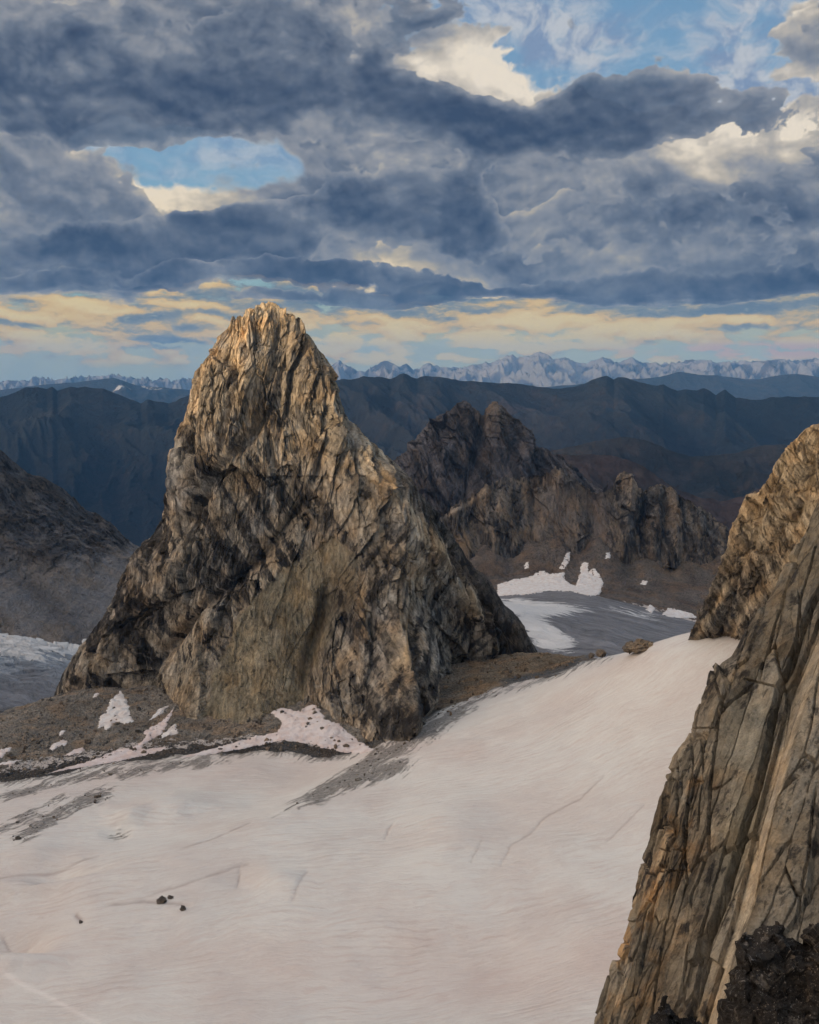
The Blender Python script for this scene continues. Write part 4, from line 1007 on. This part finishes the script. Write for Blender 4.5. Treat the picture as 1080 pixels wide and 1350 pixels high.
snow_patch(Z7([(508,416),(522,392),(540,383),(546,395),(530,415)]), Hn, 900, 1180, 'tiny snow scrap left of the big triangular patch beneath the cliff', 1.1, .8, GS, wob=1.0, seed=10)
snow_patch([(356,940),(372,934),(392,938),(405,932),(414,928),(424,940),(428,949),(448,954),(462,968),(478,980),(494,988),(480,994),(440,990),(404,980),(372,976),(330,986),(280,994),(226,1002),(280,988),(330,973),(366,966),(374,952)], Hn, 900, 1160, 'large pinkish snow bank filling the hollow below the middle of the spire', 2.0, 1.1, GS, .6, 2.5, 11)
GF = 'snow patches in the far basin'
def Z6(l): return [(520 + x * .5185, 440 + y * .5185) for x, y in l]
snow_patch(Z6([(262,640),(300,626),(340,620),(372,603),(400,612),(432,606),(436,630),(470,646),(500,656),(524,664),(500,668),(450,656),(400,654),(340,664),(262,668)]), H2f, 1500, 2700, 'broad white snow apron along the back of the far basin', 3, 2.4, GF, wob=5, seed=12)
snow_patch(Z6([(414,602),(428,580),(436,560),(448,556),(446,578),(434,600)]), H2f, 1500, 2700, 'small finger of snow pointing up the slope above the far snow apron', 3, 2.0, GF, wob=3, seed=13)
snow_patch(Z6([(462,642),(470,615),(474,590),(484,580),(494,584),(494,606),(510,598),(520,612),(532,632),(522,662),(490,662),(468,656)]), H2f, 1500, 2700, 'branching snow patch climbing the brown talus beyond the col', 3, 2.0, GF, wob=4, seed=14)
for k, (l, lab) in enumerate([([(535,572),(540,558),(550,556),(548,572)], 'tiny snow spot high in the brown gully between pinnacles'), ([(625,636),(632,626),(645,630),(640,640)], 'lone snow dot on the talus right of the branching patch'), ([(330,600),(332,584),(342,580),(342,598)], 'tiny snow spot at the cliff foot above the far snow apron'),
    ([(640,702),(650,690),(664,700),(655,710)], 'small snow scrap at the left end of the far icy talus edge'), ([(680,715),(700,698),(730,706),(755,712),(770,722),(735,724),(700,720)], 'ragged snow strip near the pale flank on the far talus edge')]):
    snow_patch(Z6(l), H2f, 1500, 2750, lab, 3, 1.6, GF, wob=3, seed=20 + k)

# ------------------------------------------------------------------ single rocks
def rock_shape(rx, ry, rz, seed, n=44, m=60, rough=.28):
    ph = np.linspace(0, math.pi, n)[:, None] * np.ones((1, m)); t = np.linspace(0, 2 * math.pi, m, endpoint=False)[None, :] * np.ones((n, 1))
    x, y, z = np.sin(ph) * np.cos(t), np.sin(ph) * np.sin(t), np.cos(ph)
    r = np.ones_like(x)
    rs = np.random.default_rng(seed)
    for _ in range(16):      # chop planes off the lump so it has flat broken faces
        d = rs.normal(size=3); d /= np.linalg.norm(d); c = rs.uniform(.62, .95)
        q = x * d[0] + y * d[1] + z * d[2]
        r = np.where(q > .05, np.minimum(r, c / np.maximum(q, .05)), r)
    a, _ = cells(t * 2.2 + seed, ph * 3 + x * .5, seed); b, _ = cells(t * 6 + seed, ph * 8, seed + 1)
    r = r * (1 + rough * .45 * a + rough * .25 * b)
    V = np.stack([x * r * rx, y * r * ry, z * r * rz], -1)
    return V, grid_faces(n, m, wrap=True)
M_BOULD = rock_mat('boulder_granite', 5.0)
def boulder(px_, py_, Yv, w_px, h_px, col, label, seed, H=None, group=None, name='boulder', sink=.3, mat=None, lich=.35, rough=.45):
    k = Yv / F_PX
    V, F = rock_shape(w_px * k / 2, w_px * k / 2 * .9, h_px * k * .62, seed, rough=rough)
    b = PW(px_, py_, Yv)
    V = V + b + np.array([0, 0, h_px * k * (.62 - sink)])
    V = V.reshape(-1, 3)
    T = np.ones((len(V), 4)) * lich; T[:, :3] = col
    tag(mesh(name, V, F, mat or M_BOULD, False, T, origin=tuple(b)), label, 'boulder', group)
boulder(846, 858, 915, 46, 17, (.17, .13, .09), 'brown rock outcrop poking up behind the crest of the snowfield', 71)
boulder(859, 858, 908, 17, 11, (.26, .20, .13), 'pale tan block at the right end of the outcrop on the snow crest', 72)
boulder(832, 857, 918, 22, 13, (.12, .10, .08), 'dark low block at the left end of the outcrop on the snow crest', 79)
boulder(793, 864, 1005, 15, 10, (.16, .13, .10), 'squat brown boulder where the brown moraine meets the snow crest', 73)
boulder(780, 866, 1040, 9, 6, (.15, .125, .10), 'small boulder at the tip of the brown moraine', 74)
for k, (a, b, ww, hh) in enumerate([(213,1188,17,9),(225,1184,9,6),(241,1200,9,9),(107,1217,6,7)]):
    Wp_ = cast(a, b, Hn, 450, 900)[0]
    boulder(a, b, Wp_[1], ww, hh, (.14, .12, .105), 'small dark rock melted out of the open snowfield' if k > 2 else ['largest dark rock melted out in the hollow of the snowfield', 'dark stone touching the largest rock in the snow hollow', 'upright dark rock just right below the snow hollow rocks'][k], 80 + k, group='rocks on the snowfield', name='rock', sink=.62, rough=.75)
# near black lichen-covered ledge at the lower right, and its small neighbour
M_LICH = rock_mat('lichen_rock', .9, grain=(1, 1, 1), dark=(.016, .014, .013), contrast=1.6, streak=.3)
def ledge(crest, Yv, seed, label, colr, name='boulder'):
    q = np.linspace(crest[0][0], crest[-1][0], 260)
    cr = [(a, b, Yv) for a, b in crest]
    k = Yv / F_PX
    def dsp(P, px, py, R, N):
        a, _ = cells(px / 30, py / 26, seed); b, e = cells(px / 10, py / 9, seed + 1); c, _ = cells(px / 3.4, py / 3, seed + 2)
        d = (11 * a + 4.0 * b + .9 * c + 3 * fbm(px / 14, py / 14, 4, seed=seed + 3)) * k
        return N * (d * np.where(R < 1, .4, 1))[..., None]
    def tnt(P, px, py, R):
        T = tcol(px, colr, 1.0)
        n = fbm(px / 2.6, py / 2.2, 4, .65, seed=seed + 5)
        tblend(T, (.14, .125, .115), sstep(.24, .36, n), .3)
        return T
    return rock_loft(name, [[(a, b + 160, Yv + 5) for a, b in crest], [(a, b + 6, Yv + .8) for a, b in crest], cr, [(a, b + 40, Yv - 2.2) for a, b in crest], [(a - 10 + 0 * b, max(b + 120, 1480), Yv - 6) for a, b in crest]], [10, 14, 70, 160], q, 0, M_LICH, label, 'boulder', None, dsp, tnt)
ledge([(925,1420),(940,1380),(947,1350),(952,1330),(957,1302),(963,1285),(970,1262),(976,1240),(981,1229),(990,1233),(1000,1228),(1012,1222),(1024,1221),(1034,1228),(1044,1232),(1056,1236),(1062,1237),(1068,1226),(1076,1219),(1084,1214),(1100,1210),(1150,1200)], 34., 601, 'black lichen crusted rock ledge filling the lower right corner', (.080, .067, .055))
ledge([(838,1380),(846,1356),(853,1346),(860,1338),(866,1331),(872,1322),(878,1318),(883,1321),(887,1335),(892,1341),(900,1337),(910,1337),(918,1341),(926,1350),(934,1368)], 38., 640, 'small black rock knob at the bottom edge below the granite wall', (.030, .026, .023))

# ------------------------------------------------------------------ loose blocks of the talus (uncountable)
def scree_blocks():
    rs = np.random.default_rng(11)
    n = 11000
    a = rs.uniform(-60, 800, n * 4); b = rs.uniform(860, 1130, n * 4)
    W = cast(a, b, Hn, 700, 1300, 300)
    ok = ((poly_sd(a, b, TAL_POLY) > 3) | (debris_at(W[:, 0], W[:, 1]) > rs.uniform(.35, 2.2, len(a)))) & (W[:, 1] < 1295) & (Hn(W[:, 0], W[:, 1]) - W[:, 2] < 6)
    W = W[ok][:n]
    t = (1 + 5 ** .5) / 2
    ico = np.array([(-1,t,0),(1,t,0),(-1,-t,0),(1,-t,0),(0,-1,t),(0,1,t),(0,-1,-t),(0,1,-t),(t,0,-1),(t,0,1),(-t,0,-1),(-t,0,1)]) / 1.9
    fi = np.array([(0,11,5),(0,5,1),(0,1,7),(0,7,10),(0,10,11),(1,5,9),(5,11,4),(11,10,2),(10,7,6),(7,1,8),(3,9,4),(3,4,2),(3,2,6),(3,6,8),(3,8,9),(4,9,5),(2,4,11),(6,2,10),(8,6,7),(9,8,1)])
    s = .30 * (1 - rs.random(len(W))) ** -.42; s = np.minimum(s, 2.6)
    J = ico[None] * (1 + rs.uniform(-.38, .38, (len(W), 12, 1))) * s[:, None, None] * rs.uniform(.6, 1.3, (len(W), 1, 3))
    V = J + W[:, None, :] + np.array([0, 0, .25]) * s[:, None, None]
    V[..., 2] += (Hn(W[:, 0], W[:, 1]) - W[:, 2])[:, None]
    F = fi[None] + 12 * np.arange(len(W))[:, None, None]
    px, _ = WP(W)
    c = np.array([.22, .195, .165]) * rs.uniform(.55, 1.7, (len(W), 1)) * np.where(px[:, None] > 580, np.array([1.15, .98, .8]), 1)
    T = np.concatenate([np.repeat(c[:, None], 12, 1), np.ones((len(W), 12, 1)) * .05], -1)
    tag(mesh('scree', V.reshape(-1, 3), F.reshape(-1, 3), M_SCREE, False, T.reshape(-1, 4)), 'loose grey and brown blocks strewn over the talus', 'scree', kind='stuff')
scree_blocks()

# ------------------------------------------------------------------ air
def haze():
    m, g = new_mat('haze_air')
    pv = g.n('ShaderNodeVolumePrincipled'); o = g.n('ShaderNodeOutputMaterial')
    pv.inputs['Color'].default_value = (.18, .47, .98, 1); pv.inputs['Density'].default_value = 1.3e-5; pv.inputs['Anisotropy'].default_value = .0
    g.t.links.new(pv.outputs[0], o.inputs['Volume'])
    x0, x1, y0, y1, z0, z1 = -72000., 72000., -9000., 70000., -1700., 1500.
    V = [(x, y, z) for z in (z0, z1) for y in (y0, y1) for x in (x0, x1)]
    F = [(0, 2, 3, 1), (4, 5, 7, 6), (0, 1, 5, 4), (2, 6, 7, 3), (0, 4, 6, 2), (1, 3, 7, 5)]
    tag(mesh('haze', V, F, m, False, origin=(0., 0., z0)), 'thin blue air haze over the whole landscape', 'haze', kind='stuff')
haze()
# ------------------------------------------------------------------ camera, sun, render settings
cam_d = bpy.data.cameras.new('camera'); cam = bpy.data.objects.new('camera', cam_d); COL.objects.link(cam)
cam_d.sensor_fit = 'VERTICAL'; cam_d.sensor_height = 24.0; cam_d.lens = 24.0 * F_PX / 1350.0
cam_d.clip_start = .5; cam_d.clip_end = 250000
cam.location = (0, 0, 0); cam.rotation_euler = (math.pi / 2 - PITCH, 0, 0)
sc.camera = cam
SUN_AZ, SUN_EL = R_(229), R_(8)      # azimuth clockwise from +Y (straight ahead)
sd = bpy.data.lights.new('sun', 'SUN'); so = bpy.data.objects.new('sun', sd); COL.objects.link(so)
sd.energy = 3.0; sd.angle = R_(4); sd.color = (1, .76, .46)
from mathutils import Vector
sv = Vector((math.sin(SUN_AZ) * math.cos(SUN_EL), math.cos(SUN_AZ) * math.cos(SUN_EL), math.sin(SUN_EL)))
so.rotation_euler = sv.to_track_quat('Z', 'Y').to_euler()
sc.view_settings.view_transform = 'Standard'; sc.view_settings.look = 'None'; sc.view_settings.gamma = 1.0; sc.view_settings.exposure = 0.0
sc.render.engine = 'CYCLES'
cy = sc.cycles
cy.use_denoising = True; cy.denoising_prefilter = 'ACCURATE'
cy.max_bounces = 2; cy.diffuse_bounces = 1; cy.glossy_bounces = 1; cy.volume_bounces = 0; cy.transmission_bounces = 1
cy.use_adaptive_sampling = True; cy.adaptive_threshold = .03; cy.adaptive_min_samples = 12
# ------------------------------------------------------------------ sky: NISHITA clear sky behind layers of cloud, all by direction
w = bpy.data.worlds.new('World'); sc.world = w; w.use_nodes = True
g = NT(w.node_tree)
def lin(r, gg, b):
    f = lambda c: (c / 255 / 12.92) if c <= 10 else ((c / 255 + .055) / 1.055) ** 2.4
    return (f(r), f(gg), f(b))
def SQ(px, py):     # direction of a photo pixel -> sky coordinates (azimuth, height), 1 unit ~ 100 px
    d = PW(px, py, 1.0); h = math.hypot(d[0], d[1])
    return 15 * math.atan2(d[0], d[1]), 15 * d[2] / h
D_ = g.n('ShaderNodeTexCoord').outputs['Generated']
dx, dy, dz = g.sep(D_)
az = g.m('ARCTAN2', dx, dy)
hor = g.m('SQRT', g.mad(dx, dx, g.mul(dy, dy)))
te = g.m('DIVIDE', dz, g.m('MAXIMUM', hor, .08))
qx = g.mul(az, 15.0); qy = g.mul(te, 15.0)
Q = g.xyz(qx, qy, 0.0)
_n3 = g.noise
def n2d(vec, scale=1.0, detail=4.0, rough=.5, color=False):
    nd = g.n('ShaderNodeTexNoise', noise_dimensions='2D')
    g.put(nd.inputs['Vector'], vec); g.put(nd.inputs['Scale'], scale); g.put(nd.inputs['Detail'], detail); g.put(nd.inputs['Roughness'], rough)
    return nd.outputs['Color'] if color else nd.outputs[0]
g.noise = n2d
nz1 = g.noise(Q, .55, 3, .5, color=True)
nz2 = g.noise(Q, 2.2, 4, .58, color=True)
Wp = g.v('ADD', Q, g.v('MULTIPLY', g.v('SUBTRACT', nz1, (.5, .5, .5)), (1.1, .7, 0)))
Wp = g.v('ADD', Wp, g.v('MULTIPLY', g.v('SUBTRACT', nz2, (.5, .5, .5)), (.22, .20, 0)))
def blobs(vec, lst, start=0.0):
    acc = start
    for (cx, cy_, rx, ry, wt) in lst:
        x, y = SQ(cx, cy_)
        ix, iy = 100.0 / rx, 100.0 / ry
        u = g.v('MULTIPLY_ADD', vec, (ix, iy, 0), (-x * ix, -y * iy, 0))
        r2 = g.v('DOT_PRODUCT', u, u)
        acc = g.m('ADD', acc, g.mr(r2, 0.0, 2.2, wt, 0.0))
    return acc
def off(vec, x, y): return g.v('ADD', vec, (x, y, 0))
Wq = g.v('ADD', g.v('MULTIPLY', Q, (.95, 1.3, 1)), g.v('MULTIPLY', g.v('SUBTRACT', nz1, (.5, .5, .5)), (.45, .35, 0)))
low = g.mr(g.mad(g.sub(g.noise(g.v('MULTIPLY', Q, (.45, 2.6, 1)), 1.0, 6, .6), .5), .45, qy), .70, .98)
nlow = g.noise(Wq, .75, 3, .5)
grain = g.sub(g.noise(Wq, 3.2, 6, .6), .5)
def sheet(lst, base, ox, oy, thr, soft, rim, core, amp=1.15, lit=None, depth=.55):
    """one bank of cumulus: crisp uneven upper rim catching light, darker softly modelled body"""
    v = off(Wq, ox, oy)
    n = g.noise(v, 1.05, 7, .54); n2 = g.noise(off(v, .04, .14), 1.05, 4, .5); n3 = g.noise(v, 1.05, 4, .5)
    lump = g.mad(g.m('ABSOLUTE', g.sub(g.noise(v, 5.8, 1, .5), .5)), .45, g.m('ABSOLUTE', g.sub(g.noise(v, 2.4, 1, .5), .5)))
    d = g.mad(lump, -.80, g.mad(g.sub(n, .5), amp, blobs(Wp, lst, base + .11)))
    d = g.mad(g.sub(low, 1.0), 1.3, d)
    m = g.mr(d, thr, g.m('ADD', thr, soft) if False else thr + soft)
    body = g.mr(d, thr + .02, thr + depth, rim, core)
    body = g.mad(g.sub(n3, n2), 1.25, body)
    body = g.mad(g.sub(nlow, .5), .30, body)
    body = g.mad(grain, .10, body)
    if lit: body = g.add(body, blobs(Q, lit, 0.0))
    return m, body
# back to front: (centre x, centre y, radius x, radius y, weight)
BACK = [(250,60,420,170,.75),(60,170,170,120,.5),(470,190,240,90,.6),(640,230,260,90,.6),(820,180,150,75,.75),(640,120,110,60,.4),(300,330,330,75,.6),(90,330,180,80,.5),(740,330,380,85,.85),(1000,250,170,110,.6),(1040,180,80,50,.5),(1072,40,50,48,.9),
  (290,224,110,44,-1.5),(205,188,95,28,-1.3),(215,285,60,14,-.3),(800,40,230,75,-.95),(960,105,110,50,-.9),(640,20,60,50,-.5),(1010,112,60,40,-.5),(370,386,150,14,-1.3),(560,395,60,12,-.2)]
LIT = [(640,92,100,44,.55),(960,205,110,42,.34),(1040,162,70,24,.36),(545,376,90,30,.46),(220,262,90,24,.36),(90,240,120,60,.10),(500,310,40,60,.14),(480,175,90,40,.12),(1055,45,60,50,.16),(80,345,60,20,.12),(620,335,50,40,.10),(150,362,70,14,.2)]
m1, b1 = sheet(BACK, .30, 0.0, 0.0, .26, .40, .66, .46, 1.5, LIT)
MIDB = [(90,250,130,62,.75),(820,345,270,70,.85),(980,290,130,60,.6),(930,215,130,45,.65),(480,190,110,50,.6),(640,92,92,42,1.0),(250,15,300,50,.5),(620,330,70,50,.5),(150,330,150,40,.5),(1076,44,50,46,.8),(290,224,110,44,-.8),(800,60,150,60,-.8)]
m2, b2 = sheet(MIDB, .0, 5.3, 2.1, .26, .15, .56, .38, 1.45, [(640,92,100,44,.5),(960,200,120,36,.32),(1070,50,60,60,.16),(545,375,90,32,.46),(500,310,40,50,.18),(800,330,160,50,.05)])
DARK = [(330,105,330,105,.85),(110,165,150,45,.5),(560,120,130,70,.5),(565,285,95,62,.85),(850,155,150,48,.8),(700,155,130,55,.6),(250,335,160,40,.85),(400,285,110,46,.65),(50,350,120,46,.7),(1050,240,70,60,.5),(1060,330,80,50,.5),(740,300,90,30,.3),
  (640,88,100,44,-1.5),(545,372,95,30,-1.1),(80,240,110,44,-.8),(290,224,110,42,-1.1),(220,262,80,24,-.8),(770,262,110,30,-.5),(500,345,60,40,-.5),(545,380,70,18,-.6),(950,215,90,36,-.6),(475,185,90,40,-.55),(250,20,260,50,-.25),(690,240,80,20,-.3)]
m3, b3 = sheet(DARK, .0, 11.7, 6.4, .30, .11, .48, .17, 1.55, [(480,180,80,40,.10),(400,110,200,60,-.04)], .65)
BASE = [(900,388,400,22,.95),(460,402,150,12,.8),(340,362,210,14,.75),(40,375,110,14,.6),(900,300,150,34,.5),(560,395,60,12,.3)]
m4, b4 = sheet(BASE, .0, 3.1, 9.9, .30, .12, .38, .15, .8, None, .5)
mask, b = m1, b1
for mm, bb, k in ((m2, b2, .95), (m3, b3, .93), (m4, b4, .9)):
    mm = g.mul(mm, k)
    b = g.mad(mm, g.sub(bb, b), b); mask = g.m('MAXIMUM', mask, mm)
b = g.mad(g.sub(b, .42), 1.12, .44)
def ramp(x, stops):
    nd = g.n('ShaderNodeValToRGB'); g.put(nd.inputs[0], x)
    el = nd.color_ramp.elements
    while len(el) < len(stops): el.new(.5)
    for e, (p, c) in zip(el, stops): e.position = p; e.color = (*c, 1)
    return nd.outputs[0]
cloud = ramp(b, [(0.0, lin(56, 72, 98)), (.20, lin(82, 94, 115)), (.40, lin(110, 119, 134)), (.60, lin(144, 147, 154)), (.78, lin(184, 177, 168)), (1.0, lin(234, 222, 204))])
warmth = g.mr(qy, 3.2, .8)
cloud = g.mix(g.mul(warmth, g.mr(b, .45, .9)), cloud, g.v('MULTIPLY', cloud, (1.06, .96, .74)))
# --- clear sky
sky = g.n('ShaderNodeTexSky', sky_type='NISHITA', sun_disc=False)
sky.sun_elevation = SUN_EL; sky.sun_rotation = SUN_AZ; sky.altitude = 2800.0; sky.air_density = 1.0; sky.dust_density = 1.0; sky.ozone_density = 1.2
STR = .1
nish = g.scale(sky.outputs[0], STR)
grad = ramp(g.mr(qy, -.3, 5.0, 0, 1, 'LINEAR'), [(0.0, lin(168, 178, 162)), (.09, lin(190, 188, 150)), (.16, lin(192, 186, 140)), (.23, lin(146, 176, 168)), (.38, lin(128, 172, 194)), (.62, lin(124, 164, 194)), (1.0, lin(112, 152, 188))])
clear = g.mix(.85, nish, grad)
# --- high thin cloud
ci = g.noise(g.v('MULTIPLY', Wp, (.55, 1.3, 1)), 1.0, 8, .62)
cm = g.mul(g.mr(ci, .36, .66), blobs(Wp, [(860,70,300,110,.9),(1000,130,140,60,.5),(240,205,130,60,.45)], .25))
clear = g.mix(g.m('MINIMUM', cm, .92), clear, g.mix(g.mr(g.noise(Wp, 2.4, 6, .6), .35, .65), lin(128, 148, 178), lin(190, 194, 200)))
# --- small flat clouds towards the horizon
Lp = g.v('ADD', g.v('MULTIPLY', Q, (1.35, 4.4, 1)), g.v('MULTIPLY', g.v('SUBTRACT', nz2, (.5, .5, .5)), (.35, .6, 0)))
l1 = g.noise(Lp, 1.15, 6, .56); l2 = g.noise(off(Lp, .05, .38), 1.15, 6, .56)
lb = blobs(Q, [(540,400,900,30,.16),(140,430,160,34,.10),(720,425,200,24,.14),(500,450,120,20,.1),(960,430,160,24,.12),(210,440,70,20,.1)], 0.0)
lmask = g.mul(g.mr(qy, 1.2, 1.9, 1.0, 0.0), g.mul(g.mr(g.add(l1, lb), .47, .60), g.mr(qy, -.02, .16)))
lb2 = g.add(g.mad(g.sub(g.noise(Lp, .6, 4, .55), .5), 1.1, g.mul(g.sub(l1, l2), 1.5)), blobs(Q, [(540,462,1000,26,.16),(560,435,210,30,.36),(120,425,150,34,.24),(800,430,140,26,.2),(1010,462,120,8,.25),(210,438,60,20,-.35),(480,405,110,14,-.4),(900,405,200,12,-.3)], .47))
lcol = ramp(lb2, [(0.0, lin(98, 112, 130)), (.3, lin(128, 134, 138)), (.48, lin(178, 161, 130)), (.66, lin(228, 186, 114)), (1.0, lin(238, 208, 142))])
lcol = g.mix(blobs(Q, [(1010,462,150,9,.7)], 0.0), lcol, lin(226, 168, 146))
horizon = g.mix(g.mul(lmask, .9), clear, lcol)
col = g.mix(mask, horizon, cloud)
# the western sky behind the camera is open and bright
back = g.mr(g.v('DOT_PRODUCT', g.v('NORMALIZE', D_), (math.sin(SUN_AZ + .42) * .93, math.cos(SUN_AZ + .42) * .93, .37)), .30, 1.0)
col = g.mix(back, col, (2.7, 2.2, 1.75))
over = g.mr(qy, 6.5, 20.0)
col = g.mix(g.mul(over, .8), col, (.74, .76, .80))
bg = g.n('ShaderNodeBackground'); g.put(bg.inputs[0], g.scale(col, 1 / STR)); bg.inputs[1].default_value = STR
g.t.links.new(bg.outputs[0], g.n('ShaderNodeOutputWorld').inputs[0])
w.cycles.sampling_method = 'MANUAL'; w.cycles.sample_map_resolution = 512
